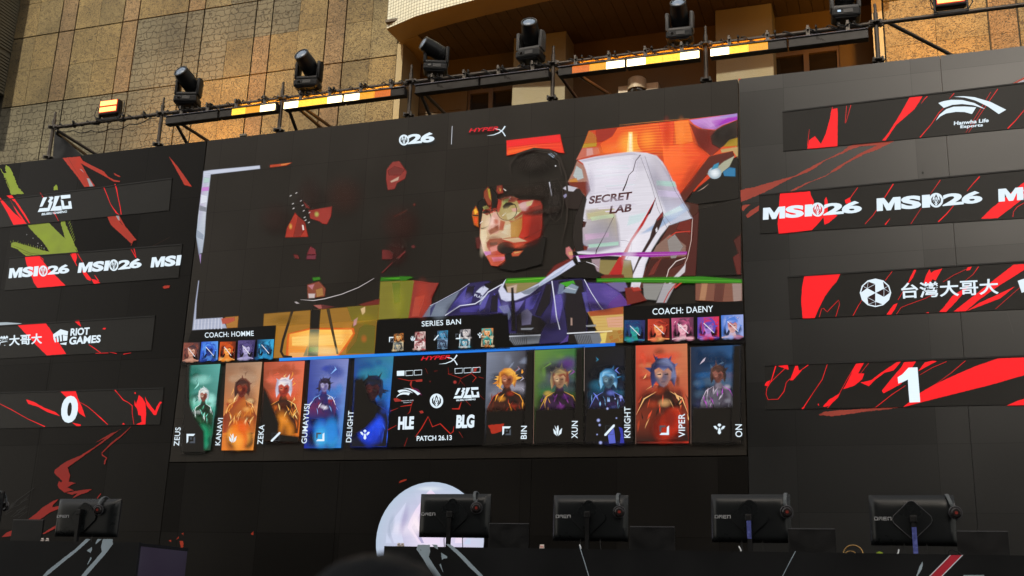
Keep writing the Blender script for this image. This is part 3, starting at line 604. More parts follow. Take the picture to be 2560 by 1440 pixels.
V.line(d(1148,858,1500,843), [3,3.4], '#ccd0da'); V.line(d(1780,826,2265,800), [3,3.4], '#d4d6dc'); V.line(d(2080,808,2265,800), 3, '#ecd8a0')
for k in range(8): V.poly(d(1172+k*20,822,1180+k*20,821,1182+k*20,838,1174+k*20,839), '#54565c')
P_(d, '#7c8088', 1290,770,1430,765,1400,790,1290,788); P_(d, '#888a8c', 1980,740,2090,730,2090,752,1990,756); P_(d, '#a08478', 1820,660,1838,660,1840,740,1820,740); P_(d, '#4c3880', 1740,900,1800,830,1790,910,1700,936)
SF = lambda Z, x, y, rx, ry, col, al=.8, an=0: V.soft(*Z(x, y)[0], rx, ry, col, al, an)
V.k += 2
P_(a, '#1a1412', 1040,690,1070,712,1054,790,1042,870,1036,960,1038,1050,1046,1132,975,1148,955,1000,975,850,1015,760)
# head, hair and headset only just stand out from the dark
V.line(a(452,560,440,430,500,345,640,300,770,318,850,380,900,520,915,700,905,900,860,1080), [2,4,5,6,6,6,5,5,4,2], '#241c17'); V.soft(*a(640,420)[0], 60, 36, '#17110e', .9); V.soft(*a(810,720)[0], 26, 60, '#1d1714', .95, 4)
V.line(a(640,318,770,338,840,400,868,520), [1,2.4,2.4,1.2], '#3c332d'); V.line(a(775,560,830,545,868,620,880,740,860,860,815,900,772,860,760,740,775,600), 1.3, '#372e28'); V.line(a(770,850,700,960,610,1010,560,1035), [1.2,2.2,2.6,3], '#1a1411')
for k in range(12): V.line(a(480+k*22, 520-k*9, 500+k*26, 440-k*8, 545+k*26, 370-k*3), [.3,1,.3], '#2c211a')
SF(b, 400, 800, 34, 60, '#c89474', .38); SF(b, 330, 1080, 18, 22, '#d08c78', .4); SF(b, 840, 760, 40, 56, '#98281c', .45); SF(b, 580, 620, 34, 30, '#b89868', .35); SF(b, 640, 960, 36, 16, '#b04830', .35)
for x, y, rx, ry, col, al, an in ((250,1000,10,34,'#f0d8bc',.5,10),(350,690,12,18,'#f0ccc0',.6,-20),(420,760,9,9,'#7c2c1c',.5,0),(620,820,22,26,'#c89858',.5,20),(900,760,24,50,'#6c1410',.6,10),(830,560,26,14,'#7c281c',.5,20),(560,560,18,16,'#b8a878',.5,0),(300,720,12,22,'#e8d0b0',.6,0),(380,900,22,8,'#7c3420',.5,-5),(440,1200,22,14,'#a03c28',.6,0),(700,1000,24,10,'#d05838',.5,0),(560,400,28,12,'#4c1c14',.7,0),(300,520,12,12,'#5c2018',.6,0),(760,500,18,14,'#d8b4b0',.5,0)): SF(b, x, y, rx, ry, col, al, an)
for x, y, rx, ry, col, al, an in ((1000,560,60,10,'#20140e',.9,-10),(760,300,60,16,'#281a12',.6,-8),(980,300,36,40,'#1c120c',.8,0)): SF(b, x, y, rx, ry, col, al, an)
for k in range(14): V.line(b(200+k*38, 330-k*4, 230+k*44, 260-k*5, 300+k*46, 215-k*2), [.3,.8,.3], '#2a1a12')
for x, y, rx, ry, col, al, an in ((1250,470,46,36,'#f0ecf6',.5,0),(1650,600,20,70,'#9490a0',.5,-22),(1200,950,40,46,'#8c8894',.5,10),(1440,1100,22,60,'#f0ecf4',.5,20),(1800,820,40,18,'#e0e8f0',.5,-25),(1100,600,14,50,'#a8a0b4',.5,0),(1500,420,24,40,'#a8a0b0',.4,-10),(1300,740,60,20,'#c8c0d0',.5,0)): SF(a, x, y, rx, ry, col, al, an)
for x, y, rx, ry, col, al, an in ((700,460,24,14,'#6c64b4',.6,-50),(560,560,30,20,'#14122c',.6,-40),(900,600,34,14,'#141030',.8,0),(1250,640,40,30,'#08060c',.8,0),(1700,480,18,44,'#6058a4',.5,10),(2250,400,36,24,'#6c54a4',.6,20),(2100,540,50,16,'#1c1028',.8,10),(1450,420,14,40,'#0c0a18',.8,25),(1120,540,16,24,'#6c64a8',.6,0),(420,600,26,24,'#8490a0',.5,-40),(1600,720,40,30,'#0a080e',.8,0),(1380,850,60,20,'#0a080c',.6,0)): SF(d, x, y, rx, ry, col, al, an)
for x, y, rx, ry, col, al, an in ((1150,750,60,26,'#ffd880',.6,0),(1250,840,50,14,'#fff0b0',.5,0),(1450,700,20,30,'#e88c30',.5,0),(900,560,50,16,'#6c4c14',.5,-6),(1900,400,24,50,'#94902c',.5,0),(2120,380,22,60,'#b8402c',.5,0),(1600,560,40,20,'#94801c',.5,0)): SF(f, x, y, rx, ry, col, al, an)
for x, y, rx, ry, col, al, an in ((700,480,60,20,'#ff8838',.5,-8),(1330,300,14,50,'#c82c10',.6,0),(1500,300,14,50,'#ff8c3c',.6,0),(1750,350,30,40,'#5c140c',.7,0),(1450,620,40,40,'#ff7838',.5,-20),(1600,800,18,60,'#a02c10',.6,30),(2000,300,40,30,'#14100e',.8,0)): SF(c, x, y, rx, ry, col, al, an)
for x, y, rx, ry, col, al in ((1400,700,60,60,'#3a1c14',.5),(800,900,50,50,'#2c1410',.5),(1900,950,60,60,'#38140f',.5),(1860,1200,36,40,'#3c1210',.6),(1100,700,40,60,'#2c1814',.5)): SF(e, x, y, rx, ry, col, al)
V.build('player_picture', M['screen'], led)

# captions and cards stand a hand's breadth of layers above the picture
def overlay(): return Paint(D - .026, 5e-5)
g = zm(420, 840, 4.4138); h = zm(960, 860, 5.12); ii = zm(1440, 830, 4.645); z4 = zm(1020, 560, 2.977)
PAL = [['#8a4a3c','#c88c74','#3c2c34','#d8a890'], ['#2c58c8','#1c3488','#5c9cf0','#0c1848'], ['#d05018','#f08c30','#5c2010','#f8c070'], ['#584c84','#a49cc8','#38305c','#c0b8dc'], ['#0c2850','#1868a0','#38a8d8','#081c38'],
       ['#1c4470','#20a088','#2c2c60','#3c80a8'], ['#c0402c','#f07850','#782018','#e8a860'], ['#c05880','#e89cb0','#5c3048','#e8c8cc'], ['#5848b0','#b888d8','#d83048','#2c2c80'], ['#4878d0','#d8b0a8','#98a8e0','#a83c50']]
def tiles(P, quads, pals, slash=True):
    for q, (k, pl) in zip(quads, enumerate(pals)):
        P.portrait(q, [pl[0], pl[2], pl[0], pl[2]], [pl[2], pl[0]], [pl[3], pl[1], pl[3]], [pl[1], pl[2]], [pl[3], pl[1]], 40+k + len(pals[0][0])*int(q[0][0]), (.5, .48, .34))
        if slash:
            (x0, y0), (x1, y1), (x2, y2), (x3, y3) = q
            P.line([(x0*.72+x2*.28, y0*.72+y2*.28), (x0*.24+x2*.76, y0*.24+y2*.76)], 1.7, '#e8e4ec')
P = overlay(); P.poly([(478,828),(690,813),(683,903),(450,914)], BK); P.text('COACH: HOMME', f(185,727)[0], f(620,710)[0], f(184,681)[0], WT, .009, 1.05)
tiles(P, [g(175,75,355,70,335,275,160,275), g(370,65,552,58,545,265,350,272), g(575,65,750,60,735,262,558,268), g(775,50,965,43,940,248,765,255), g(985,40,1170,35,1155,240,975,247)], PAL[:5])
P.build('coach_banner', M['caption'], led)
P = overlay(); P.poly([(1560,767),(1858,752),(1862,858),(1558,858)], BK); P.text('COACH: DAENY', z4(1820,676)[0], z4(2271,654)[0], z4(1819,629)[0], WT, .009, 1.05)
tiles(P, [z4(1610,715,1765,715,1760,865,1610,865), z4(1785,708,1945,703,1945,855,1785,862), z4(1960,700,2125,693,2125,850,1965,857), z4(2155,695,2315,688,2315,845,2155,850), z4(2330,680,2495,673,2497,838,2335,845)], PAL[5:])
P.build('coach_banner', M['caption'], led)
P = overlay(); P.poly([(943,800),(1269,783),(1275,872),(936,886)], BK); P.text('SERIES BAN', d(232,753)[0], d(650,727)[0], d(231,696)[0], WT, .009, 1.05)
def role(P, kind, x0, y0, x1, y1, col=WT, dim='#4a5058'):
    T = lambda *p: [(x0 + (x1-x0)*p[i], y0 + (y1-y0)*p[i+1]) for i in range(0, len(p), 2)]
    if kind == 'top':
        P.poly(T(.3,.98,1,.98,1,.25,.8,.4,.8,.78,.45,.78), dim); P.poly(T(0,1,0,0,1,0,.8,.22,.22,.22,.18,.8), col); P.poly(T(.4,.35,.62,.35,.62,.6,.4,.6), dim)
    elif kind == 'bottom':
        P.poly(T(0,.75,0,.02,.7,.02,.55,.2,.2,.2,.18,.6), dim); P.poly(T(1,0,1,1,0,1,.2,.78,.76,.78,.78,.2), col)
    elif kind == 'mid':
        P.line(T(.15,.7,.1,.1,.7,.15), 1, dim); P.line(T(.3,.9,.9,.9,.9,.3), 1, dim); P.poly(T(0,.86,.86,0,1,0,1,.16,.16,1,0,1), col)
    elif kind == 'jungle':
        P.poly(T(.35,.62,.45,.1,.55,.0,.62,.3,.55,1), col); P.poly(T(0,.3,.3,.55,.42,.98,.1,.75), col); P.poly(T(1,.25,.7,.5,.6,.95,.9,.75), col); P.poly(T(.15,0,.38,.3,.33,.5), col)
    else:
        P.poly(T(.34,.12,.42,0,.58,0,.66,.12,.5,.3), col); P.poly(T(.42,.45,.5,.36,.58,.45,.64,.85,.5,1,.36,.85), col)
        for s in (1, -1): P.poly([(x0 + (x1-x0)*(.5+s*q[0]), y0 + (y1-y0)*q[1]) for q in ((.5,.22),(.3,.2),(.14,.42),(.2,.6),(.3,.44),(.36,.5),(.42,.34))], col)
bq = [f(1865,690,1950,685,1950,835,1855,840), d(160,810,272,805,270,995,150,995), d(398,798,512,793,505,985,400,985), d(640,785,752,780,745,970,630,972), d(872,772,995,768,990,960,865,962)]
bp = [['#c87830','#30302c','#e8d0a0','#707878'], ['#d8c0b8','#7c2028','#b04850','#f0e4e0'], ['#3088b0','#404c64','#88a8c8','#182838'], ['#c0b8b8','#38404c','#e8e0dc','#3c9cb4'], ['#d87820','#28a8a0','#f0d8b0','#382820']]
for k, (q, pl) in enumerate(zip(bq, bp)):
    ml, mr = mix(q[0], q[3], .48), mix(q[1], q[2], .48); ml2, mr2 = mix(q[0], q[3], .52), mix(q[1], q[2], .52)
    P.portrait([q[0], q[1], mr, ml], [pl[1], pl[0], pl[1]], [pl[1], pl[0]], [pl[2], pl[0], pl[2]], [pl[0], pl[1]], [pl[2]], 60+k, (.5, .5, .36)); P.portrait([ml2, mr2, q[2], q[3]], [pl[3], pl[2], pl[3]], [pl[1], pl[3]], [pl[2], pl[3], pl[2]], [pl[3], pl[0]], [pl[2]], 80+k, (.5, .5, .36))
    x, y = q[3]; role(P, ['top','jungle','mid','bottom','support'][k], x-9, y-34, x+3, y-20)
P.build('ban_banner', M['caption'], led)
P = overlay(); P.grad([(698,895.5),(1538,857),(1538,865),(698,903)], ['#2c94f4','#1c70e0','#1c6cd8','#2888ec']); P.build('timer_bar', M['caption'], led)
P = overlay(); emblem(P, 1010, 350, 12.5, 13.5, WT, BK); heavy(P, '26', (1019,361), (1086,354.5), (1019.5,336), WT); P.build('event_logo', M['caption'], led); P = overlay(); P.line([(1130.5,315),(1128.5,361)], 1.4, '#c8ccd4'); P.build('divider_line', M['caption'], led)
P = overlay(); drink_x(P, (1172, 330.5), 1.0, -.02); P.build('sponsor_logo', M['caption'], led)

# the middle score panel
P = overlay(); P.poly(h(122,160,1310,104,1285,1290,45,1325), BK)
CR = [((80,860,180,820), 2.2), ((210,800,350,780,370,730), 2.6), ((350,780,330,870,300,900), 1.4), ((50,1100,160,1040), 3), ((260,1310,300,1200), 1.6), ((400,1190,480,1080,565,930,620,1060,720,1020,850,1150,885,1120,895,1050), 2.4), ((990,440,1110,380,1240,270), 1.2), ((820,380,990,440,950,520), 1.2), ((870,830,960,830,990,740), 4), ((1050,730,1110,790), 1.6), ((1120,380,1180,430,1130,490), 2.4), ((960,1120,1010,1200), 1.4), ((180,440,320,470,480,460), 1.6), ((530,310,560,380), 1), ((640,350,690,340), 1), ((1220,650,1285,710), 1.2), ((970,460,1040,540), 1), ((1210,420,1280,440), 1.6), ((820,300,830,390,880,370), .8)]
for p, w_ in CR: P.line(h(*p), [w_*.5] + [w_]*(len(p)//2-2) + [w_*.3], '#b8281c')
for p in ((340,480,360,470,350,540,390,580,370,590,330,520), (120,700,160,690,250,730,140,740), (400,460,490,450,490,480,410,485), (450,860,490,850,510,880,470,890), (1150,310,1190,300,1180,350,1150,360)): P.poly(h(*p), '#a03028')
P.fan(*h(908,488)[0], 5, 5, '#b83c34', '#3c1010'); P.fan(*h(590,480)[0], 3, 3, '#6c1c18', BK); P.poly(h(380,560,440,580,490,660,430,640), '#5c1040')
drink_x(P, (1051.8, 900.6), 1.0)
P.poly(h(165,345,262,340,260,405,165,408), WT)
for x, y in ((278,340),(388,333),(908,311),(1022,305),(1135,299)): P.line(h(x,y+4,x+96,y-2,x+94,y+60,x+2,y+66,x,y+2), 1.3, WT)
swoosh(P, h(155,690,465,660,165,565), WT); P.text('Hanwha Life', h(225,735)[0], h(380,725)[0], h(225,722)[0], '#c8d0d8', .02); P.text('Esports', h(250,760)[0], h(352,752)[0], h(250,745)[0], '#c8d0d8', .02)
emblem(P, *h(672,728)[0], 85/5.12, 93/5.12, WT, BK); team_blocks(P, h(888,698,1222,685,915,560), WT, 0)
heavy(P, 'HLE', h(178,1097)[0], h(378,1090)[0], h(186,932)[0], WT, .05, .95); heavy(P, 'BLG', h(921,1080)[0], h(1152,1072)[0], h(930,908)[0], WT, .05, .95)
P.text('PATCH 26.13', h(418,1241)[0], h(868,1229)[0], h(419,1177)[0], WT, .02)
P.build('score_panel', M['caption'], led)

# ten player cards: loose colour fields in the portraits' colours, name and role mark
CARDS = [   # quad, ground, hair, skin, cloth, rim light, low glow, head place, name, name box, role, role box
 (g(225,325,580,308,468,1262,250,1265), ['#1c6c60','#58a8a0','#a0e4d8','#48b89c','#14703c','#0c3020'], ['#d8e4e4','#a8b8bc','#ece8e0'], ['#a85848','#5c2820','#e8c8b0'], ['#0c2018','#1c6c40','#08120e'], ['#78e0c8','#e8f4f0'], ['#18a070','#0c3820'], (.52,.36,.2), 'ZEUS', g(122,1213,142,1008,62,1213), 'top', g(205,1080,300,1185)),
 (g(640,300,1040,285,940,1260,590,1262), ['#8c6850','#b08c70','#5c2c20','#a84024','#e07820','#f09030'], ['#3c1c18','#6c3828','#241014'], ['#8c3420','#481010','#c86838'], ['#a03c1c','#3c1410','#d88028'], ['#f0b060','#f8d090'], ['#f08020','#f8a840','#e85c18'], (.5,.3,.24), 'KANAVI', g(575,1205,608,905,520,1205), 'jungle', g(672,1075,757,1180)),
 (g(1060,290,1510,275,1440,1150,1030,1160), ['#a84c30','#e06c50','#e05838','#c04828','#1c0a08','#d87018'], ['#e0d8e0','#b0a8bc','#f4e8e0'], ['#c84830','#74201c','#e88060'], ['#1c0c0c','#c86018','#3c1008'], ['#f0a040','#f8d080'], ['#f09028','#3c1408'], (.52,.34,.22), 'ZEKA', g(1045,1195,1065,980,985,1195), 'mid', g(1135,1060,1240,1165)),
 (g(1570,262,1995,250,1908,1235,1500,1240), ['#3c4c98','#8088c4','#3c48a0','#2030a8','#0c1c90','#2c84d0'], ['#241c34','#3c3054','#15101f'], ['#a8a0c8','#544c88','#d8d0ec'], ['#18246c','#8c2434','#101848'], ['#88b8f8','#e8e4f4'], ['#2884d8','#3cb0e8'], (.42,.3,.17), 'GUMAYUSI', g(1530,1185,1565,752,1470,1185), 'bottom', g(1635,1065,1725,1160)),
 (g(2060,245,2490,222,2410,1222,2015,1228), ['#1c4888','#2c8098','#1c5c98','#101c48','#1430a8','#2450f0'], ['#0c1424','#142040','#080c14'], ['#481c20','#1c1018','#6c2c28'], ['#080c18','#101c50','#060810'], ['#2c60e0','#1c3c98'], ['#2450f0','#1c40d8'], (.5,.36,.3), 'DELIGHT', g(2022,1172,2050,825,1962,1172), 'support', g(2118,1035,2228,1145)),
 ([(1217,881),(1332,876),(1330,1108),(1211,1112)], ['#7c8498','#2c2428','#a8a4b4','#e8a858','#0c0a0a','#0c0a0a'], ['#d08028','#8c4418','#f0b048'], ['#b86c48','#5c2418','#e0a080'], ['#1c1010','#6c2c18','#100c0c'], ['#f0a038','#a8341c'], ['#0c0909','#100a0a'], (.45,.3,.2), 'BIN', h(1825,1215,1830,1048,1750,1215), 'top', h(1515,1055,1625,1170)),
 ([(1337,876),(1456,870),(1457,1107),(1334,1109)], ['#64883c','#2c6c38','#3c4c50','#58207c','#0c090c','#0a0809'], ['#5c5448','#7c3024','#a88c5c'], ['#c89c74','#6c4838','#e8c8a0'], ['#1c1418','#58246c','#120e10'], ['#e0a848','#8c3c98'], ['#0a0808','#0c0a0b'], (.52,.32,.2), 'XUN', h(2478,1208,2482,985,2400,1208), 'jungle', h(2165,1040,2280,1180)),
 ([(1463,870),(1578,866),(1580,1106),(1461,1108)], ['#05080c','#0a1018','#2c7898','#1c4868','#0c0a14','#141838'], ['#4c98c8','#90c8ec','#285c88'], ['#587888','#243c50','#98b8c8'], ['#101c34','#341c4c','#0a0c18'], ['#88c0f0','#7080e0'], ['#0c0c1c','#2c3498'], (.5,.34,.2), 'KNIGHT', ii(632,1228,634,868,558,1228), 'mid', ii(330,1075,450,1205)),
 ([(1590,864),(1718,859),(1722,1108),(1590,1109)], ['#d84c34','#c87850','#b8442c','#48201c','#1c0a08','#b02818'], ['#30386c','#1c2040','#7078a0'], ['#d08c64','#48506c','#f0b890'], ['#28100c','#a83c20','#120808'], ['#f0b878','#e05030'], ['#c83018','#5c140c'], (.52,.3,.26), 'VIPER', ii(1268,1222,1265,948,1192,1222), 'bottom', ii(970,1085,1080,1195)),
 ([(1727,868),(1850,862),(1850,1106),(1728,1107)], ['#0c2440','#1c5488','#486078','#58446c','#0c0a0c','#0a090a'], ['#3c2420','#241818','#5c3a30'], ['#94584c','#4c2824','#b87c6c'], ['#4c4454','#8c8c98','#2c2430'], ['#c8b8c8','#b448c0'], ['#0a090a','#100a12'], (.55,.3,.17), 'ON', ii(1932,1220,1928,1072,1852,1220), 'support', ii(1595,1065,1735,1190))]
for kc, (q, bgc, hair, skin, cloth, rimc, low, hd_, nm, nq, rk, rq) in enumerate(CARDS):
    P = overlay(); P.portrait(q, bgc, hair, skin, cloth, rimc, 90+kc*7, hd_, random.uniform(-.3, .3), low)
    if kc > 4 and nm != 'VIPER': P.poly([mix(q[0], q[3], .62), mix(q[1], q[2], .62), (q[2][0]+2, q[2][1]+2), (q[3][0]-2, q[3][1]+2)], BK, None, 14)
    if kc > 4 and nm not in ('VIPER',): P.poly([mix(q[0], q[1], .86), (q[1][0]+3, q[1][1]-2), (q[2][0]+3, q[2][1]), mix(q[3], q[2], .8)], BK, None, 12)
    if nm == 'ZEUS': P.poly(g(205,310,250,310,225,700,300,900,400,1050,405,1290,150,1290), BK, None, 8)
    if nm == 'ZEKA': P.poly(g(1050,560,1110,650,1230,960,1225,1170,1005,1170), BK, None, 10); P.poly(g(1200,1080,1450,1110,1445,1170,1200,1170), BK, None, 8)
    if nm == 'BIN': P.rough(h(1330,1040,1540,1020,1500,1120,1380,1150), '#a82814', 1, 5, 3)
    if nm == 'KNIGHT':
        for x, y, r in ((380,795,3),(455,775,2),(520,755,4),(365,890,3),(260,1025,4),(275,1080,3),(470,1000,2),(245,1190,2),(285,1285,4)): P.soft(*ii(x, y)[0], r*1.4, r*1.4, '#a8b4f0')
        P.poly(ii(370,1200,440,1110,460,1290,385,1295), '#5864c8'); P.poly(ii(495,1100,540,1120,560,1290,510,1290,520,1190), '#2c34a0')
        P.line(ii(98,180,95,690), .8, '#a89890')
    if nm == 'DELIGHT': P.poly(g(2045,470,2160,450,2240,700,2330,760,2310,900,2180,1040,2010,1130), BK, None, 14)
    if nm in ('XUN', 'VIPER', 'ON'): (x0, y0), (x3, y3) = q[0], q[3]; P.line([(x0-.6, y0), (x3-.6, 1110)], .8, '#8c6c60')
    co = P.build('player_card', M['screen'], led)
    T = Paint(D - .034, 5e-5); T.text(nm, *nq, WT, .009, 1.05); T.build('name_lettering', M['caption'], co)
    T = Paint(D - .034, 5e-5); (x0, y0), (x1, y1) = rq; role(T, rk, x0, y0, x1, y1); T.build('role_icon', M['caption'], co)
# ------------------------------------------------------------------ ground, stage
def structure(name, mb, m): return tag(mb.build(name, m), kind='structure')
M['asphalt'] = wear(mat('asphalt', (.05, .05, .05), .85), .25, 2, .4, 120)
mb = MB(); mb.face((-300,-300,0),(300,-300,0),(300,300,0),(-300,300,0)); structure('ground', mb, M['asphalt'])
M['deck'] = wear(mat('stage_deck', (.03, .03, .03), .6), .2, 3)
STG = 1.38
mb = MB(); mb.span((-16, 7.9, 0), (8.5, 11.6, STG), .01)
tag(mb.build('stage_platform', M['deck']), 'wide black raised stage deck under the desks and the screen', 'stage')

# unseen blocks added behind the viewpoint: they shade the stage and darken its reflections
M['render_grey'] = wear(mat('grey_render', (.05, .047, .042), .85), .15, .5)
t = thing('unseen_shade_block', (-18, -16, 0), 'unseen tall grey block added behind the viewpoint to shade the stage', 'building')
mb = MB(); mb.span((-32, -26, 0), (1.6, -16, 27.9)); mb.span((1.65, -26, 0), (32, -18, 14.5)); mb.build('wall', M['render_grey'], t)

# ------------------------------------------------------------------ printed walls either side of the screen and below it
PR = 1.55
def pr(hexc): return tuple(min(.95, x * PR) for x in hx(hexc))
J = zm(0, 380, 4.0); K = zm(0, 700, 3.6); Lz = zm(0, 1060, 3.79); O = zm(1840, 540, 2.6667)
def wall(label, x0, x1, z0, z1, name='backdrop_wall', m='backdrop', y=0):
    t = thing(name, ((x0+x1)/2, D, z0), label, 'stage wall')
    mb = MB(); n = max(1, round((x1-x0)/2.0)); dx = (x1-x0)/n
    for i in range(n):
        mb.span((x0+i*dx+.002, D+y, z0), (x0+(i+1)*dx-.002, D+.1, z1))
    mb.build('panel', M[m], t); return t
wl = wall('black printed stage wall with red and lime brush strokes left of the big screen', -13.5, X0-.008, STG, ZT)
M['backdrop_r'] = wear(mat('dark_grey_board', (.008, .0082, .008), .33, spec=.9), .12, .8, rvar=.03); seams(M['backdrop_r'], 1.25, .62, .0015, .16, .5)
wr = wall('dark grey printed stage wall with dull red scratch strokes right of the big screen', X1+.008, 4.6, STG, ZT, m='backdrop_r')
wb = wall('plain black stage wall below the big screen', X0-.006, X1+.006, STG, ZB-.01, y=.004)

P = Paint(D - .001, 8e-5)
G1 = pr('#93a83e'); R1 = pr('#b8392a'); GW = pr('#a8aab4')
def pp(Z, col, *p, amp=.5, seed=1): P.rough(Z(*p), col, amp, 3, seed)
pp(J, G1, 0,165,40,240,75,330,110,425,240,418,180,350,150,280,130,215,95,150,60,130,50,160,65,210,40,215,10,170, amp=1.3)
pp(J, G1, 535,382,538,350,560,325,575,345,578,380)
for k in range(7): P.poly(J(48+k*6, 260+k*14, 56+k*6, 256+k*14, 60+k*6, 275+k*14), pr('#1a150c'))
pp(J, G1, 265,720,480,700,560,780,655,870,690,905,780,1008,400,1040,260,1040,170,970,110,950,115,910,150,900,250,930,350,960,495,1000,430,900,340,810, amp=.7)
pp(J, G1, 605,690,645,685,680,780,745,920,780,1000,690,915,650,860,630,790, amp=1.2, seed=4)
for k in range(9): P.line(J(735-k*7, 900-k*26, 752-k*7, 868-k*26), 1.1, G1)
for k in range(16):
    x = 110 + k*22; P.line(J(x, 905+k*5, x+random.uniform(-6,10), 895+k*5-random.uniform(4,22)), .9, G1)
P.line(J(130,935,300,1010,420,1030), [.5,.9,.3], pr('#3c3c14')); P.line(J(230,1005,330,1035), .8, pr('#3c3c14'))
for x, y in ((268,826),(330,862),(380,912),(375,940),(415,935),(440,962)): P.disc(*J(x,y)[0], 1, 1.2, GW, 8)
pp(J, R1, 625,60,800,45,830,90,1040,195,1075,240,1130,275,1200,290,1195,300,1140,297,1060,250,920,175,808,112,880,240,950,340,845,350,760,230)
P.poly(J(868,262,892,265,935,343,897,345), GW); P.poly(J(795,170,815,175,842,208), GW); pp(J, R1, 1135,210,1200,240,1205,252,1150,232); P.line(J(680,55,740,160,800,250), [1,.6,.3], pr('#8a2a20'))
pp(J, R1, 1690,45,1780,150,1850,250,1920,348,1845,330,1780,210, amp=.3); P.poly(J(605,668,640,664,640,688,608,692), pr('#e03020'))
pp(J, R1, 1070,640,1190,632,1250,740,1365,880,1340,885,1310,915,1220,830,1110,730); P.poly(J(1155,633,1190,630,1197,685,1183,680), GW); P.line(J(1195,690,1225,730), 1.6, pr('#6a1c14'))
pp(J, R1, 1625,1350,1650,1335,1700,1335,1690,1360,1640,1368); P.line(J(1310,935,1330,890), 1, R1); P.line(J(1520,945,1700,850), .7, pr('#3a2416'))
R2 = pr('#9c2c26')
pp(Lz, R2, 1155,40,1100,75,1060,85,905,175,1010,130,900,215,760,300,640,350,590,380,520,435,515,465,590,540,580,555,560,540,545,580,560,610,610,650,640,640,700,630,640,600,680,575,720,560,650,545,665,490,640,410,750,335,880,240,980,170,1060,110)
pp(Lz, R2, 640,650,690,640,780,625,870,618,830,645,760,670,680,708,735,655,680,670,620,650)
P.line(Lz(1240,25,1190,75,1140,120,1100,150,1050,190,965,275,970,295,1010,322,995,350,990,382), [.6,2.5,3,4,3.6,2,3,3,4,3], R2)
pp(Lz, R2, 270,902,340,850,400,795,500,730,555,712,500,770,495,790,565,775,560,800,470,840,380,903); P.poly(Lz(15,1072,60,1030,115,1008,115,1060), R2)
pp(Lz, R2, 400,1040,470,995,540,955,540,980,420,1042); P.line(Lz(920,705,955,660), 2, R2)
for k in range(16):
    x = random.uniform(40, 200); y = random.uniform(720, 900); P.line(Lz(x, y, x+random.uniform(60,120), y-random.uniform(20,90)), .8, pr('#353535'))
P.line(Lz(90,800,180,710,250,660,325,605), 1.3, pr('#353535'))
P.build('printed_graphic', M['print'], wl)

P = Paint(D - .001, 8e-5); R3 = pr('#a04438')
pp(Nn, R3, 35,1165,100,1145,150,1140,260,1105,480,1045,580,990,700,930,760,900,880,840,920,805,1000,780,1180,758,1310,750,1240,790,1165,795,1020,805,930,832,900,850,730,922,640,985,570,1022,460,1060,330,1130,190,1200,38,1262, amp=.9)
pp(Nn, R3, 400,1192,480,1150,560,1110,740,1040,830,970,920,920,1000,870,1170,790,1280,765,1160,830,1060,865,900,945,840,990,720,1055,590,1105,470,1172, amp=.9, seed=3)
pp(Nn, R3, 45,1300,60,1285,120,1280,90,1300,60,1335,50,1325); pp(Nn, R3, 80,1370,120,1330,190,1288,186,1330,95,1392)
pp(Nn, R3, 2150,325,2210,318,2280,280,2356,238,2420,210,2420,300,2210,326); P.poly(Nn(2230,316,2356,258,2420,240,2420,302), GW)
pp(O, R3, 550,1326,590,1305,700,1295,930,1280,1110,1274,1000,1290,880,1302,640,1336, amp=1); P.poly(Nn(20,250,45,252,20,268), R3)
P.disc(*Nn(1527,1020)[0], 2.6, 2.8, (.02,.02,.02), 12)
for k in range(8): P.line(O(1808+k*5, 640+k*17, 1815+k*5, 662+k*17), .7, pr('#4a4a48'))
P.build('printed_graphic', M['print'], wr)
P = Paint(D + .003, 8e-5); R4 = pr('#a8351e')
p_ = zm(860, 1140, 4.8)
pp(p_, R4, 660,325,670,300,710,285,745,280,748,270,750,290,720,305,685,315); pp(zm(0,0,1), R4, 627,1335,634,1328,633,1338)
fl = [(1700,1110,1735,1108,1738,1160,1715,1180),(1698,1190,1720,1180,1745,1210,1730,1260,1742,1320,1725,1340,1690,1440,1668,1440,1688,1330,1692,1260),(1730,1210,1755,1200,1740,1230),(1670,1095,1695,1065,1690,1085),(1718,1040,1738,1030,1740,1055),(1600,1105,1620,1098,1622,1118),(1745,1340,1735,1400,1700,1425,1715,1370)]
for k, q in enumerate(fl): pp(Lz, R4, *q, amp=1, seed=k)
P.build('printed_graphic', M['print'], wb)

# ------------------------------------------------------------------ the eight LED strips let into those walls
def strip(label, quad, group):
    """a long low screen: housing box, a black strip for the shade in the gap above, its face 2 cm proud of the wall"""
    (tl, tr, br, bl) = quad; yf = D - .008
    A = [U(*q, yf) for q in quad]
    t = thing('led_strip', (sum(v.x for v in A)/4, D, min(v.z for v in A)), label, 'led strip', group)
    mb = MB(); mb.prism(A, (0, .0065, 0)); mb.build('display_panel', M['strip'], t)
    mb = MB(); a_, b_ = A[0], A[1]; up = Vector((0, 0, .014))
    mb.prism([a_ + Vector((0,-.006,0)), b_ + Vector((0,-.006,0)), b_ + up + Vector((0,-.006,0)), a_ + up + Vector((0,-.006,0))], (0, .013, 0)); mb.build('shadow_gap_strip', M['rubber'], t)  # black strip stands in for the shadowed gap above the screen
    return t, Paint(yf - .001, 8e-5)
def part(P, t, name):
    """close one part of a strip's picture and start the next one just in front"""
    y = P.Y - P.k*P.st; P.build(name, M['caption'], t); return Paint(y - 1e-4, 8e-5)
GL, GR = 'led strips on the left wall', 'led strips on the right wall'
DKS = BK
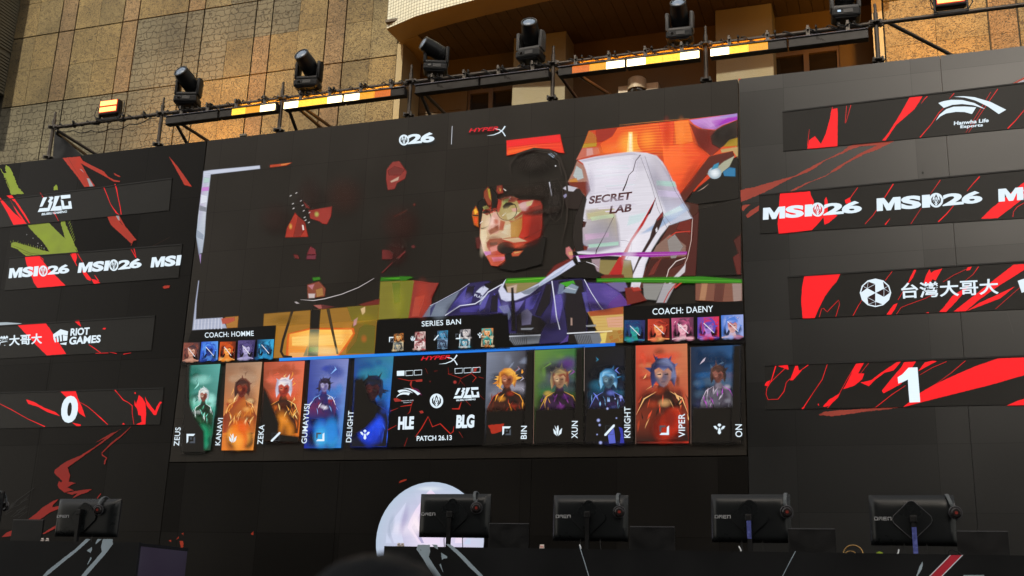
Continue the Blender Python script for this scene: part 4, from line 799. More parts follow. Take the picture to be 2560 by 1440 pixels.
# left wall
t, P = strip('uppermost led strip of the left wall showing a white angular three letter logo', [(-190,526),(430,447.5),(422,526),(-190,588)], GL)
reds(P, J, [(-40,420,0,455,60,520,130,600,235,690,270,715,135,728,70,600), (65,437,118,432,190,530,250,620,300,710,290,712,215,600,150,500), (80,440,130,530,220,650,262,716,250,717,170,610)],
     [((400,405,435,460), [.6,1.4]), ((535,600,560,640,585,690), [1.6,1.2,.8]), ((1035,345,1070,430,1105,520,1130,560,1160,600), [1.6,1.4,1,1.6,2.6]), ((1155,600,1190,628), [3,1]), ((1150,320,1168,380,1180,450,1200,540,1212,625), [2.6,2.2,1.2,1.4,1.8])])
P = part(P, t, 'glowing_graphic'); team_blocks(P, Q60(190,388, 665,345, 225,180), WT, 0); P.build('team_logo', M['caption'], t)
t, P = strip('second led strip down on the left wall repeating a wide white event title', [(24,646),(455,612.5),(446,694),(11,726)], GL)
reds(P, J, [(250,1048,390,1042,420,1080,500,1180,590,1270,655,1335,375,1358,340,1310,300,1200,265,1120), (715,1015,760,1010,770,1050,755,1110,735,1080), (820,1185,860,1200,910,1265,905,1290,870,1275,830,1215), (910,1268,960,1280,1003,1310,940,1318)],
     [((390,1042,430,1070,430,1095), 1.4), ((705,1020,740,1080,770,1140), [1.4,3,1]), ((775,1015,800,1060,830,1105), [1.6,1.4,.8]), ((1310,970,1360,1058), [.8,2]), ((1340,965,1362,1055), [2,.8]), ((945,1230,985,1290), [1,3])])
P = part(P, t, 'glowing_graphic'); event_mark(P, J(85,1263,375,1240,97,1164), (*J(432,1190)[0], 10.8, 13.6), J(475,1229,692,1210,478,1139), WT, hx('#d8202a'))
P = part(P, t, 'event_title'); event_mark(P, J(775,1209,1082,1185,792,1109), (*J(1138,1132)[0], 11.4, 14.4), J(1180,1179,1414,1155,1185,1084), WT, hx('#1c1c1c'))
P = part(P, t, 'event_title'); event_mark(P, J(1505,1156,1800,1132,1520,1054), None, None, WT, BK)
P.build('event_title', M['caption'], t)
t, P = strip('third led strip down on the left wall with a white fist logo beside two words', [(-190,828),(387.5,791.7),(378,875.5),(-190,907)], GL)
reds(P, K, [(155,400,405,382,450,440,500,520,595,665,420,678,330,590,200,450), (665,366,712,360,715,380,730,420,700,400), (920,442,935,430,955,432,945,445)],
     [((800,582,850,615,905,655), [1,1.8,1.4]), ((860,660,975,656), 1), ((990,650,1050,662), [.6,1.4]), ((1110,668,1180,655), [1.4,.5])])
P.poly(K(-100,385,60,380,200,390,150,400,0,410,-100,412), '#a8b4bc')
P = part(P, t, 'glowing_graphic'); P.text('台灣大哥大', K(-112,608)[0], K(378,573)[0], K(-112,512)[0], WT, .022)
FT = WT; P = part(P, t, 'lettering')
for q in ((478,490,545,443,612,462,608,500,560,492,515,505,480,520),(480,525,497,508,505,560,495,562),(508,510,524,500,530,555,515,560),(535,500,553,492,558,550,542,553),(565,495,608,505,603,545,568,548),(540,572,600,560,596,585,545,578)): P.poly(K(*q), FT)
P = part(P, t, 'fist_logo'); P.text('RIOT', K(632,503)[0], K(802,492)[0], K(638,436)[0], WT, .035); P.text('GAMES', K(620,583)[0], K(902,563)[0], K(628,513)[0], WT, .035)
P.build('lettering', M['caption'], t)
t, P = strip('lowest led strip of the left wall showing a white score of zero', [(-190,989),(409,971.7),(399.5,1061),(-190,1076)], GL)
reds(P, K, [(540,1000,680,995,700,1060,740,1150,770,1235,715,1200,640,1100), (235,1075,300,1095,400,1150,500,1190,540,1225,430,1190,340,1140,255,1115), (650,1285,725,1300,728,1312,690,1315), (1210,1080,1225,1120,1250,1035,1280,1060,1310,1110,1315,1200,1308,1300,1225,1302,1275,1275,1270,1220,1245,1215,1235,1160,1212,1130), (1305,1050,1325,1090,1395,1180,1410,1140,1440,1095,1460,1100,1440,1120,1405,1215,1385,1215,1320,1130), (1100,1300,1110,1285,1125,1300)],
     [((-40,1095,100,1165,250,1250,405,1320), [1,1.4,1,2.2]), ((720,1100,790,1140,860,1200,910,1245,970,1302), [.8,1.2,1.4,2.6,1.2]), ((1030,985,1060,1020,1110,1080,1150,1100,1190,1130,1190,1200,1205,1300), [2.6,1,2,1.2,1.6,1,.8]), ((1215,1010,1218,1025), 3)])
P = part(P, t, 'glowing_graphic'); heavy(P, '0', K(540,1286)[0], K(690,1286)[0], K(562,1042)[0], WT, .05); P.build('score_number', M['caption'], t)
# right wall
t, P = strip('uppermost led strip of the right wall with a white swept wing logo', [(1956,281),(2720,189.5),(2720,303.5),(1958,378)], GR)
reds(P, Nn, [(583,825,598,755,645,720,695,785,735,700,765,590,785,500,828,492,832,520,830,803), (1420,405,1525,395,1500,440,1460,500,1390,560,1310,630,1255,710,1222,757,1195,757,1250,690,1300,610,1350,530)],
     [((600,665,585,800), [.5,1.4]), ((790,482,775,540), 1.2), ((905,472,893,615), .9), ((940,467,922,530,900,610), [1.2,.9,.6]), ((1565,395,1540,420,1515,455), [2,1.4,.5]), ((1785,370,1745,415), [1.6,.5]), ((1700,490,1660,530,1600,620,1505,732), [.6,1.6,1.2,2.2]), ((2085,360,2000,500,1930,610,1880,692), [.7,.9,.7,.6]), ((2142,335,2060,450,1980,570,1903,692), [1.5,1.1,.8,.6]), ((2420,430,2356,510,2290,590,2222,660), [1,1.6,1.6,2.6])])
P = part(P, t, 'glowing_graphic'); swoosh(P, Nn(1635,595,2210,545,1635,395), WT); P = part(P, t, 'wing_logo'); P.text('Hanwha Life', Nn(1782,632)[0], Nn(2066,606)[0], Nn(1784,600)[0], WT, .03); P.text('Esports', Nn(1835,664)[0], Nn(2020,648)[0], Nn(1835,632)[0], WT, .03)
P.build('lettering', M['caption'], t)
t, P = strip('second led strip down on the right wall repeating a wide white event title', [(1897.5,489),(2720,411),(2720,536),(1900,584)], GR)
reds(P, Nn, [(360,1192,605,1172,615,1210,635,1245,640,1310,720,1345,725,1240,738,1218,750,1260,750,1345,830,1370,760,1430,725,1445,715,1385,660,1450,620,1490,350,1520,340,1440), (890,1245,930,1222,940,1260,900,1275), (2005,1397,2080,1320,2180,1240,2340,1110,2420,1060,2420,1180,2320,1255,2140,1392)],
     [((997,1140,960,1190,930,1235), [1,1.2,1.6]), ((1287,1112,1250,1170,1215,1225), [2.4,2,1.4]), ((1150,1325,1120,1370,1055,1440), [1.4,1,1]), ((1260,1395,1220,1445), [.6,3]), ((1672,1080,1630,1140,1590,1195), [1.4,.9,.5]), ((1515,1310,1430,1440), [.6,.9]), ((1993,1052,1940,1110,1890,1170), [2.4,1.6,.9]), ((1780,1290,1720,1360,1655,1422), [1.2,2,2.6]), ((2420,1230,2300,1300,2270,1340,2265,1382), [1,1.2,.9,1.2])])
P = part(P, t, 'glowing_graphic'); event_mark(P, Nn(220,1406,622,1375,222,1309), (*Nn(668,1322)[0], 16.5, 17.5), Nn(714,1371,1029,1345,716,1272), WT, hx('#e01c26'))
P = part(P, t, 'event_title'); event_mark(P, Nn(1152,1335,1588,1303,1150,1231), (*Nn(1637,1245)[0], 17.6, 18.2), Nn(1690,1295,2016,1265,1690,1194), WT, hx('#1a1a1a'))
P = part(P, t, 'event_title'); event_mark(P, Nn(2148,1258,2600,1222,2145,1154), None, None, WT, BK)
P.build('event_title', M['caption'], t)
t, P = strip('third led strip down on the right wall with a faceted ball and five Chinese characters', [(1969,694),(2720,645),(2720,766),(1975,797)], GR)
reds(P, O, [(455,400,695,388,670,440,640,470,590,540,550,620,525,680,445,683,435,570,440,480), (1003,657,1050,592,1078,580,1060,620,1035,657), (1140,460,1165,400,1188,358,1202,360,1180,410), (1250,450,1270,390,1290,355,1300,380,1320,365,1375,350,1330,430,1310,420,1290,450), (1355,640,1392,600,1440,535,1560,455,1530,500,1450,590,1400,640), (1450,637,1600,520,1740,410,1850,325,2060,310,1920,360,1760,460,1620,560,1530,635), (1540,633,1620,580,1740,525,1860,470,1760,550,1650,592), (1265,645,1285,640,1285,648), (1535,365,1545,342,1572,338,1560,360)],
     [((555,675,570,620,583,615,608,640,640,605,685,560,690,590,665,672), 1), ((1042,368,995,430), 1), ((840,560,815,600,780,665), [.5,1.2,1.2]), ((1070,655,1100,610,1150,590,1260,550,1320,520), .8), ((1545,350,1450,395,1380,440), .7), ((1617,338,1580,390,1530,430), [1.6,.9,.6]), ((1900,470,1820,540,1730,620), .7), ((1150,440,1080,560), [.6,1])])
bx, by, br_, bh = 930, 512, 105, 95
P = part(P, t, 'glowing_graphic'); P.disc(*O(bx, by)[0], br_/2.667, bh/2.667, WT, 12)
T12 = [(bx + .93*br_*math.cos(R(90+30*k)), by - .93*bh*math.sin(R(90+30*k))) for k in range(12)]; T6 = [(bx + .62*br_*math.cos(R(90+60*k)), by - .62*bh*math.sin(R(90+60*k))) for k in range(6)]
for k in range(6):
    c_ = (bx, by); q0, q1 = T6[k], T6[(k+1) % 6]; sh = lambda p, m: (p[0]*.92 + m[0]*.08, p[1]*.92 + m[1]*.08)
    tri = [q0, q1, c_] if k % 2 else [q0, T12[2*k], T12[2*k+1]]
    for tri in ([q0, T12[2*k], T12[(2*k+1) % 12]], [q0, T12[(2*k-1) % 12], T12[2*k]]) if k % 2 else ([q0, q1, c_], [q0, T12[(2*k+1) % 12], q1]):
        m_ = (sum(q[0] for q in tri)/3, sum(q[1] for q in tri)/3); P.poly([O(*sh(q, m_))[0] for q in tri], '#240c0e')
P = part(P, t, 'ball_logo'); P.text('台灣大哥大', O(1103,552)[0], O(1752,520)[0], O(1098,447)[0], WT, .018); P = part(P, t, 'lettering'); P.poly(O(1878,432,1990,395,1990,480,1905,512), WT)
P.build('logo_edge', M['caption'], t)
t, P = strip('lowest led strip of the right wall showing a white score of one', [(1912,915),(2720,886),(2720,1008),(1915,1024)], GR)
reds(P, O, [(280,1000,345,993,350,1025,320,1015), (395,1000,412,998,420,1030,440,1028,380,1095,360,1095), (190,1130,205,1105,230,1095,210,1135), (800,985,852,980,830,1020,815,1050,855,1050,840,1090,790,1130,715,1155,740,1110), (580,1270,620,1225,695,1180,680,1210,620,1265,590,1272), (900,1095,960,1050,1070,975,1100,972,1050,1030,990,1045,930,1090,885,1135,830,1110), (972,1165,1040,1080,1100,1010,1120,975,1200,970,1150,1050,1100,1120,985,1182), (1215,1035,1260,975,1310,965,1340,968,1260,1010), (1115,1274,1225,1180,1320,1125,1450,1065,1600,1000,1745,950,1990,940,2100,940,2100,1000,1920,1062,1700,1125,1235,1242), (1805,1264,1870,1235,1960,1205,2100,1190,2100,1255), (545,1255,552,1250,553,1268)],
     [((265,1000,235,1100,205,1150,200,1190,215,1225,245,1222,280,1222,320,1170,335,1110,360,1085), [3,2,1.2,1,1,1,1.2,1.6,1,1.4]), ((345,1000,270,1070,230,1110), [1.4,1,1]), ((482,993,430,1030), [2,1]), ((608,990,575,1090,520,1170,445,1285), [1.2,1.4,.9,2.4]), ((800,990,740,1090,680,1200,610,1280), [1.6,1,1,1.4]), ((885,980,830,1050), .8), ((1130,1130,1040,1190,930,1277), [.8,1.2,1.2]), ((1530,965,1430,1050,1290,1150), [1.2,.9,.5]), ((1405,970,1310,1010,1225,1060), [1,.9,.6]), ((440,1285,455,1275), 3)])
P = part(P, t, 'glowing_graphic'); P.poly(O(1078,1075,1110,1055,1150,1011,1210,1009,1219,1120,1228,1240,1157,1243,1150,1160,1146,1090,1110,1108,1082,1117), white(1.0)); P.build('score_number', M['caption'], t)

# ------------------------------------------------------------------ round lit emblem on the wall below the screen
yE = D - .05
cE = U(1073, 1352, yE); rE = (U(1210, 1352, yE) - cE).length
t = thing('emblem_sign', (cE.x, D, cE.z - rE), 'large round lit emblem disc with pale flame shapes behind a monitor', 'sign')
mb = MB(); mb.cyl((cE.x, D+.002, cE.z), (cE.x, yE, cE.z), rE+.008, n=64); mb.build('casing', M['black'], t, smooth=40)
P = Paint(yE - .002, 1e-4)
c0, c1 = '#98a8bc', '#e4dcf4'
y = P._lay(); i0 = 0; n = 48
for q, cc in ((0, '#f0e4f6'), (.5, '#d0c8e6'), (1, '#b8c8dc')):
    for k in range(n if q else 1):
        t_ = k*2*math.pi/n; P.v.append(Vector((cE.x + rE*q*math.cos(t_), y, cE.z + rE*q*math.sin(t_))))
        lo = .5 - .5*math.sin(t_)*q; P.c.append(mix(hx(cc), hx('#e8def4') if math.cos(t_) > -.3 else hx('#b4c2d8'), lo*.6))
for k in range(n): P.f.append([0, 1+k, 1+(k+1) % n]); P.f.append([1+k, 1+n+k, 1+n+(k+1) % n, 1+(k+1) % n])
lt, md = '#d4d8f0', '#b4acd0'
P.poly(p_(550,830,620,720,745,555,720,680,690,830,690,920,715,1045,600,1045,560,920), lt)
P.poly(p_(760,860,790,770,860,640,960,500,990,450,1040,395,1090,450,1150,520,1150,1045,890,1045,830,940), '#ecdcf4')
P.poly(p_(815,860,840,812,880,870,960,1045,930,1045,860,940), md); P.poly(p_(880,760,905,700,940,640,940,860,905,830), '#c4b4d8')
P.poly(p_(500,1045,512,925,545,985,575,1045), '#ccd4ec'); P.poly(p_(1330,1045,1350,900,1400,760,1440,900,1420,1045), '#f0e0f4'); P.soft(1040,1312,22,42,'#fff0f6',.8); P.soft(1010,1322,40,24,'#f8ecf8',.5); P.soft(978,1315,10,36,'#8fa0b4',.5,10); P.soft(1010,1300,12,50,'#a49cc4',.6,14); P.soft(1075,1222,40,8,'#e8f0f4',.6)
P.poly(p_(1430,1060,1480,990,1520,985,1520,1060), '#c8d4ec')
P.build('glowing_graphic', M['caption'], t)

# ------------------------------------------------------------------ the building behind
Yf = D + 2.5; Yr = 14.12; ZS = 9.57
bld = thing('building', (-4.5, Yf, 0), 'tan stone clad building with a tiled canopy over a dark recess behind the stage', 'building')
def stone(name, base, dark, kind):
    m = mat(name, base, .85); t, b_ = nodes(m); L = t.links.new
    tc = N(t, 'ShaderNodeTexCoord'); a_ = N(t, 'ShaderNodeVertexColor', layer_name='Col')
    big = N(t, 'ShaderNodeTexNoise'); big.inputs['Scale'].default_value = 1.1; big.inputs['Detail'].default_value = 5; L(tc.outputs['Object'], big.inputs['Vector'])
    if kind == 'pits':
        mp = N(t, 'ShaderNodeMapping'); mp.inputs['Scale'].default_value = (1, 1, 1.5); L(tc.outputs['Object'], mp.inputs[0])
        n = N(t, 'ShaderNodeTexNoise'); n.inputs['Scale'].default_value = 23; n.inputs['Detail'].default_value = 2; n.inputs['Distortion'].default_value = 2.2; L(mp.outputs[0], n.inputs['Vector'])
        r = N(t, 'ShaderNodeValToRGB'); r.color_ramp.elements[0].position = .36; r.color_ramp.elements[1].position = .50; L(n.outputs[0], r.inputs[0])
        hgt = r.outputs[0]; bs, bd = .5, .02
    else:
        nz = N(t, 'ShaderNodeTexNoise'); nz.inputs['Scale'].default_value = 9; nz.inputs['Detail'].default_value = 1; L(tc.outputs['Object'], nz.inputs['Vector'])
        sb = N(t, 'ShaderNodeVectorMath', operation='SUBTRACT'); sb.inputs[1].default_value = (.5, .5, .5); L(nz.outputs[1], sb.inputs[0])
        ad = N(t, 'ShaderNodeVectorMath', operation='MULTIPLY_ADD'); ad.inputs[1].default_value = (.22, .22, .10); L(sb.outputs[0], ad.inputs[0]); L(tc.outputs['Object'], ad.inputs[2])
        mp = N(t, 'ShaderNodeMapping'); mp.inputs['Rotation'].default_value = (R(90), 0, 0); L(ad.outputs[0], mp.inputs[0])
        v = N(t, 'ShaderNodeTexBrick', offset=.37, squash=.6, squash_frequency=3); v.inputs['Scale'].default_value = 1; v.inputs['Brick Width'].default_value = .125; v.inputs['Row Height'].default_value = .105
        v.inputs['Mortar Size'].default_value = .0065; v.inputs['Mortar Smooth'].default_value = .6; L(mp.outputs[0], v.inputs['Vector'])
        v.inputs['Color1'].default_value = (0, 0, 0, 1); v.inputs['Color2'].default_value = (1, 1, 1, 1)
        r = N(t, 'ShaderNodeMath', operation='SUBTRACT'); r.inputs[0].default_value = 1; L(v.outputs['Fac'], r.inputs[1])
        am = N(t, 'ShaderNodeMath', operation='MULTIPLY_ADD'); am.inputs[1].default_value = .35
        L(v.outputs['Color'], am.inputs[0]); L(r.outputs[0], am.inputs[2])
        hgt = am.outputs[0]; bs, bd = .8, .035
    mx = N(t, 'ShaderNodeMix', data_type='RGBA'); mx.inputs[6].default_value = (*dark, 1); L(r.outputs[0], mx.inputs[0]); L(a_.outputs[0], mx.inputs[7])
    mr = N(t, 'ShaderNodeMapRange'); mr.inputs[1].default_value = .3; mr.inputs[2].default_value = .7; mr.inputs[3].default_value = .62; mr.inputs[4].default_value = 1.35; L(big.outputs[0], mr.inputs[0])
    ml = N(t, 'ShaderNodeMix', data_type='RGBA', blend_type='MULTIPLY'); ml.inputs[0].default_value = 1; L(mx.outputs[2], ml.inputs[6]); L(mr.outputs[0], ml.inputs[7]); L(ml.outputs[2], b_.inputs['Base Color'])
    fine = N(t, 'ShaderNodeTexNoise'); fine.inputs['Scale'].default_value = 45; L(tc.outputs['Object'], fine.inputs['Vector'])
    sm = N(t, 'ShaderNodeMath', operation='MULTIPLY_ADD'); sm.inputs[1].default_value = .25; L(fine.outputs[0], sm.inputs[0]); L(hgt, sm.inputs[2])
    bp = N(t, 'ShaderNodeBump'); bp.inputs['Strength'].default_value = bs; bp.inputs['Distance'].default_value = bd; L(sm.outputs[0], bp.inputs['Height']); L(bp.outputs[0], b_.inputs['Normal'])
    return m
M['pits'] = stone('pitted_tan_stone', (.4, .3, .13), (.035, .024, .012), 'pits')
M['crackle'] = stone('crackle_cut_stone', (.2, .16, .09), (.036, .029, .016), 'crackle')
M['joint'] = mat('dark_joint', (.03, .024, .016), .9)
xs = [U(x, 0, Yf).x for x in (52, 162, 200, 316.5, 354, 476, 516.7, 646, 687, 823, 870, 1003)]
zA, zBb = 10.67, 9.395; hr = (zA - zBb) / 2
xr = U(2186, 100, Yf).x
class Slabs:
    def __init__(s): s.mb = MB(); s.cols = []
    def slab(s, x0, x1, z0, z1, col, y=0, th=.06):
        n0 = len(s.mb.bm.faces); s.mb.span((x0, Yf - y, z0), (x1, Yf - y + th, z1)); s.cols += [col] * (len(s.mb.bm.faces) - n0)
    def build(s, name, m, parent):
        me = bpy.data.meshes.new(name); s.mb.bm.to_mesh(me); s.mb.bm.free()
        at_ = me.color_attributes.new('Col', 'FLOAT_COLOR', 'CORNER')
        for p, cc in zip(me.polygons, s.cols):
            for li in p.loop_indices: at_.data[li].color = (*cc, 1)
        me.materials.append(m); return link(name, me, parent)
sm_, rg_ = Slabs(), Slabs(); rs = random.Random(11)
def clad(x0, x1, z0, z1, roughcut, narrow):
    v = rs.uniform(.86, 1.1)
    if roughcut:
        cc = tuple(q*v for q in (.074, .066, .043)); rg_.slab(x0, x1, z0, z1, cc, .012 + rs.uniform(0, .004))
    else:
        base = rs.choice([(.124,.094,.042), (.114,.091,.044), (.131,.095,.039)]) if not narrow else rs.choice([(.124,.083,.042), (.132,.087,.041)])
        sm_.slab(x0, x1, z0, z1, tuple(q*v for q in base), .012 + rs.uniform(0, .004))
gp, hp_ = .011, .0025
for ci in range(11):
    xa, xb = xs[ci], xs[ci+1]; narrow = (xb - xa) < .5; xm = (xa + xb)/2
    for r_ in range(-5, 7):                       # half rows counted from joint line B upward
        z0 = zBb + r_*hr; z1 = z0 + hr; lo = gp if r_ % 2 == 0 else hp_; hi = gp if r_ % 2 else hp_
        for half in ((0,) if narrow else (0, 1)):
            if narrow: a0, a1 = xa + gp, xb - gp
            else: a0, a1 = (xa + gp, xm - hp_) if half == 0 else (xm + hp_, xb - gp)
            rc = (r_ < 0 and ci <= 5) or (r_ in (0, 1) and ci in (4, 5)) or (r_ in (0, 1) and ci == 6 and half == 0) or (r_ == 1 and ((ci == 6 and half) or ci == 7 or (ci == 8 and not half))) or (r_ in (2, 3) and ((ci == 6 and half) or ci == 7 or (ci == 8 and not half)))
            clad(a0, a1, z0 + lo, z1 - hi, rc, narrow)
sm_.build('smooth_stone_cladding', M['pits'], bld); sm_ = Slabs()
xq = [xr + .12, xr + 1.33, xr + 1.66, xr + 2.9, xr + 3.2, xr + 4.4]
for ci in range(5):
    xa, xb = xq[ci], xq[ci+1]; narrow = xb - xa < .5; xm = (xa + xb)/2
    for r_ in range(-5, 7):
        z0 = zBb + r_*hr - .18; z1 = z0 + hr; lo = gp if r_ % 2 == 0 else hp_; hi = gp if r_ % 2 else hp_
        for a0, a1 in ([(xa+gp, xb-gp)] if narrow else [(xa+gp, xm-hp_), (xm+hp_, xb-gp)]): clad(a0, a1, z0+lo, z1-hi, False, narrow)
sm_.build('smooth_stone_cladding', M['pits'], bld); rg_.build('rough_stone_cladding', M['crackle'], bld)
mb = MB(); mb.span((xs[0]-4, Yf+.06, 0), (xs[11], Yf+.6, 14.5)); mb.span((xr+.02, Yf+.06, 0), (xq[5], Yf+.6, 14.5)); mb.build('backing_wall', M['joint'], bld)
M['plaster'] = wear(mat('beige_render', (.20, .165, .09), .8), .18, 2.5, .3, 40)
mb = MB(); mb.span((xs[11]+.005, Yf-.03, 0), (xs[11]+.1, Yf+.62, ZS)); mb.span((xr-.012, Yf-.03, 0), (xr+.11, Yf+.62, 14.5)); mb.build('edge_trim', M['plaster'], bld)
# recess: back wall, columns, windows
mb = MB(); xl, xrr = xs[11]+.1, xr-.012
def rx(px, py=220, Y=Yr): return U(px, py, Y).x
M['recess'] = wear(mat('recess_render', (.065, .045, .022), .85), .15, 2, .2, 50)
W1 = (rx(1168, 240), rx(1283, 235)); W2 = (rx(1932, 140), rx(2098, 120)); Wm = (rx(1412, 215), rx(1790, 170))
zw0, zw1 = 6.4, U(1230, 215, Yr).z
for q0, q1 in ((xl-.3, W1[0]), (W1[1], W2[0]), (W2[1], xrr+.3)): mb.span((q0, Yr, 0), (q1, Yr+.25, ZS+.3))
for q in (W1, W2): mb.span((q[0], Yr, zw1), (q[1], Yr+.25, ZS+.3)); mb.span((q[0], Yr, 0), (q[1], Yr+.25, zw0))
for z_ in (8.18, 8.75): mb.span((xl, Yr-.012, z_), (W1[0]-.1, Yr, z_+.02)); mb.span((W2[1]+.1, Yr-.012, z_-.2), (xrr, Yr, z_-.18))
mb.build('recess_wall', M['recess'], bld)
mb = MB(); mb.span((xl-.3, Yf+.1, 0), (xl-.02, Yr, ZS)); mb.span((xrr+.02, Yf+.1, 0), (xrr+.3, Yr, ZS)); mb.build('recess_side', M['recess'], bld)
M['pane'] = mat('dark_window_pane', (.012, .010, .008), .08); M['wframe'] = wear(mat('bronze_window_frame', (.075, .05, .03), .5), .15, 5)
for q in (W1, W2):
    mb = MB(); n_ = 2; fw = .07
    mb.span((q[0], Yr+.04, zw1-fw), (q[1], Yr+.12, zw1)); mb.span((q[0], Yr+.04, zw0), (q[1], Yr+.12, zw0+fw))
    for k in range(n_+1): xk = q[0] + (q[1]-q[0])*k/n_; mb.span((xk-fw/2, Yr+.03, zw0), (xk+fw/2, Yr+.13, zw1))
    wo = mb.build('window', M['wframe'], bld); mb = MB(); mb.span((q[0], Yr+.08, zw0), (q[1], Yr+.09, zw1)); mb.build('pane', M['pane'], wo)
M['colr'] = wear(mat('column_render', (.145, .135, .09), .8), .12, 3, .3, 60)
for (pa, pb, py) in ((1280, 1412, 235), (1790, 1934, 165)):
    Yc = Yr - .42; mb = MB(); mb.span((U(pa, py, Yc).x, Yc, 0), (U(pb, py, Yc).x, Yr, ZS-.001), .01); mb.build('column', M['colr'], bld)
# canopy: bowed tiled front, slatted soffit
cp = [(-6.554, 12.977), (-6.0, 12.76), (-5.54, 12.66), (-5.07, 12.575), (-4.2, 12.45), (-3.2, 12.36), (-2.2, 12.34), (-1.2, 12.36), (xr+.2, 12.5), (xr+1.2, 12.8)]
cp = [(x, y) for x, y in cp if x < xr + .05] + [(xr+.1, 12.75)]
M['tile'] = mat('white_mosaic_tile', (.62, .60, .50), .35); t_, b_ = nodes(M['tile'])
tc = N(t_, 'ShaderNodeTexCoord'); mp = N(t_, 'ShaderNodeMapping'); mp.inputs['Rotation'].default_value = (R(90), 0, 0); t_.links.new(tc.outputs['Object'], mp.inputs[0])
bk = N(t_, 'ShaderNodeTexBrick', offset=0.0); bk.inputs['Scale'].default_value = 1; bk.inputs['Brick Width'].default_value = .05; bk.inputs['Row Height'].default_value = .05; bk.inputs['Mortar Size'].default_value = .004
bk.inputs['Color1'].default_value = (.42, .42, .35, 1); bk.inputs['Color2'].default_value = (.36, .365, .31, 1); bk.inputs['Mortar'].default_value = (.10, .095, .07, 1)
t_.links.new(mp.outputs[0], bk.inputs['Vector']); t_.links.new(bk.outputs[0], b_.inputs['Base Color'])
mb = MB(); mb.prism([(x, y, ZS) for x, y in cp] + [(x, y+.2, ZS) for x, y in cp[::-1]], (0, 0, 3.2)); mb.build('canopy_fascia', M['tile'], bld)
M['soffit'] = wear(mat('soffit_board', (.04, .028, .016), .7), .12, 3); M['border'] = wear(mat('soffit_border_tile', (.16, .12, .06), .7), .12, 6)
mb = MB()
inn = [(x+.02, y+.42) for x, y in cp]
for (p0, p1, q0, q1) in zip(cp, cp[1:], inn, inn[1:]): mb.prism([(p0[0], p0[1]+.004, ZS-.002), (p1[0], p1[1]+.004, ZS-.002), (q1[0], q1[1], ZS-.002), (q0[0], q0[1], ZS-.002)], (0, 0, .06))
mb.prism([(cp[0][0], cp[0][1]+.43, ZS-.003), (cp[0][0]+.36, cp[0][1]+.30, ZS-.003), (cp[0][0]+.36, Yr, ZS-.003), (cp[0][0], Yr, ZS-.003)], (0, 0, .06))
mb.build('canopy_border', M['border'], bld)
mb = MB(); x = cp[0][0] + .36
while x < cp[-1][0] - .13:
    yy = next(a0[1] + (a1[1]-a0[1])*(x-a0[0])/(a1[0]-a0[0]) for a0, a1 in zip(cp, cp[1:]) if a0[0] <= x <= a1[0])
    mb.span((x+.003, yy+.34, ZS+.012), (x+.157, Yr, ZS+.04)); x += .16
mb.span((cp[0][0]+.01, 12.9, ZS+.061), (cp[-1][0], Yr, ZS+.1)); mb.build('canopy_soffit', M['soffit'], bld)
# ribbed wing wall at the far left
M['ribs'] = wear(mat('ribbed_render', (.13, .118, .082), .8), .15, 3)
mb = MB(); xw = xs[0]
for k in range(90):
    z_ = U(2, 238, Yf).z + k*.055
    if z_ > 14: break
    if 13 <= k % 24 <= 13: continue
    mb.span((xw-.5, Yf-1.5, z_), (xw-.004, Yf+.02, z_+.034))
mb.span((xw-.52, Yf-1.5, U(2, 238, Yf).z-.0), (xw-.03, Yf+.02, 14)); mb.build('ribbed_side_wall', M['ribs'], bld)
# ------------------------------------------------------------------ scaffold behind the top of the screen
Ys = D + .3
zL = U(1027, 206, Ys).z; zRing = U(1380, 247, Ys).z; zTop = zL + .23
PX = [(133,320), (405,285), (705,247), (1027,205), (1383,160), (1764,110), (2190,57), (2720,-12)]
sx = [U(*q, Ys).x for q in PX]
sc = thing('scaffold_frame', (-4, Ys, STG), 'steel scaffold tube frame standing behind the top edge of the screen', 'scaffold')
r_t = .024
for x in sx:
    mb = MB(); mb.cyl((x, Ys, STG), (x, Ys, zTop-.11), r_t, n=14); mb.cyl((x, Ys, zTop-.12), (x, Ys, zTop), .015, n=10)
    po = mb.build('post', M['steel'], sc, 40)
    for zr in (zL, zRing, zRing-1.0):
        mb = MB(); mb.cyl((x, Ys, zr-.006), (x, Ys, zr+.006), .062, n=18); mb.torus((x, Ys, zr), .058, .009)
        for k in range(4): q = R(45+90*k); mb.box((x+.055*math.cos(q), Ys+.055*math.sin(q), zr), (.03, .018, .05), Matrix.Rotation(q, 3, 'Z'))
        mb.build('rosette', M['galv'], po, 40)
for i in range(len(sx)-1):
    mb = MB(); mb.cyl((sx[i]+.03, Ys, zL), (sx[i+1]-.03, Ys, zL), r_t, n=14); 
    for e_ in (sx[i]+.05, sx[i+1]-.05): mb.box((e_, Ys, zL), (.05, .03, .075), None, .006)
    mb.build('ledger', M['steel'], sc, 40)
def brace(a_, b_, dy, ya=0, ext=1.6):
    p0 = U(*a_, Ys+ya); p1 = U(*b_, Ys+ya+dy); p1 = p0 + (p1-p0)*ext
    mb = MB(); mb.cyl(p0, p1, .021, n=12); mb.build('brace', M['steel'], sc, 40)
brace((143,326), (250,392), .5); brace((143,334), (205,380), .9, .05); brace((437,303), (468,360), .25); brace((447,306), (522,354), .6)
brace((720,268), (741,326), .25); brace((742,268), (806,322), .6); brace((760,270), (826,317), .6, .1); brace((1048,228), (1077,292), .25); brace((1060,232), (1114,286), .6)
brace((1392,178), (1441,245), .3); brace((1440,184), (1525,237), .6); brace((2212,52), (2362,129), .6)
mb = MB(); mb.prism([U(137,326,Ys+.15), U(205,388,Ys+.15), U(205,440,Ys+.15), U(128,440,Ys+.15)], (0, .02, 0)); mb.build('side_sheet', M['black'], sc)

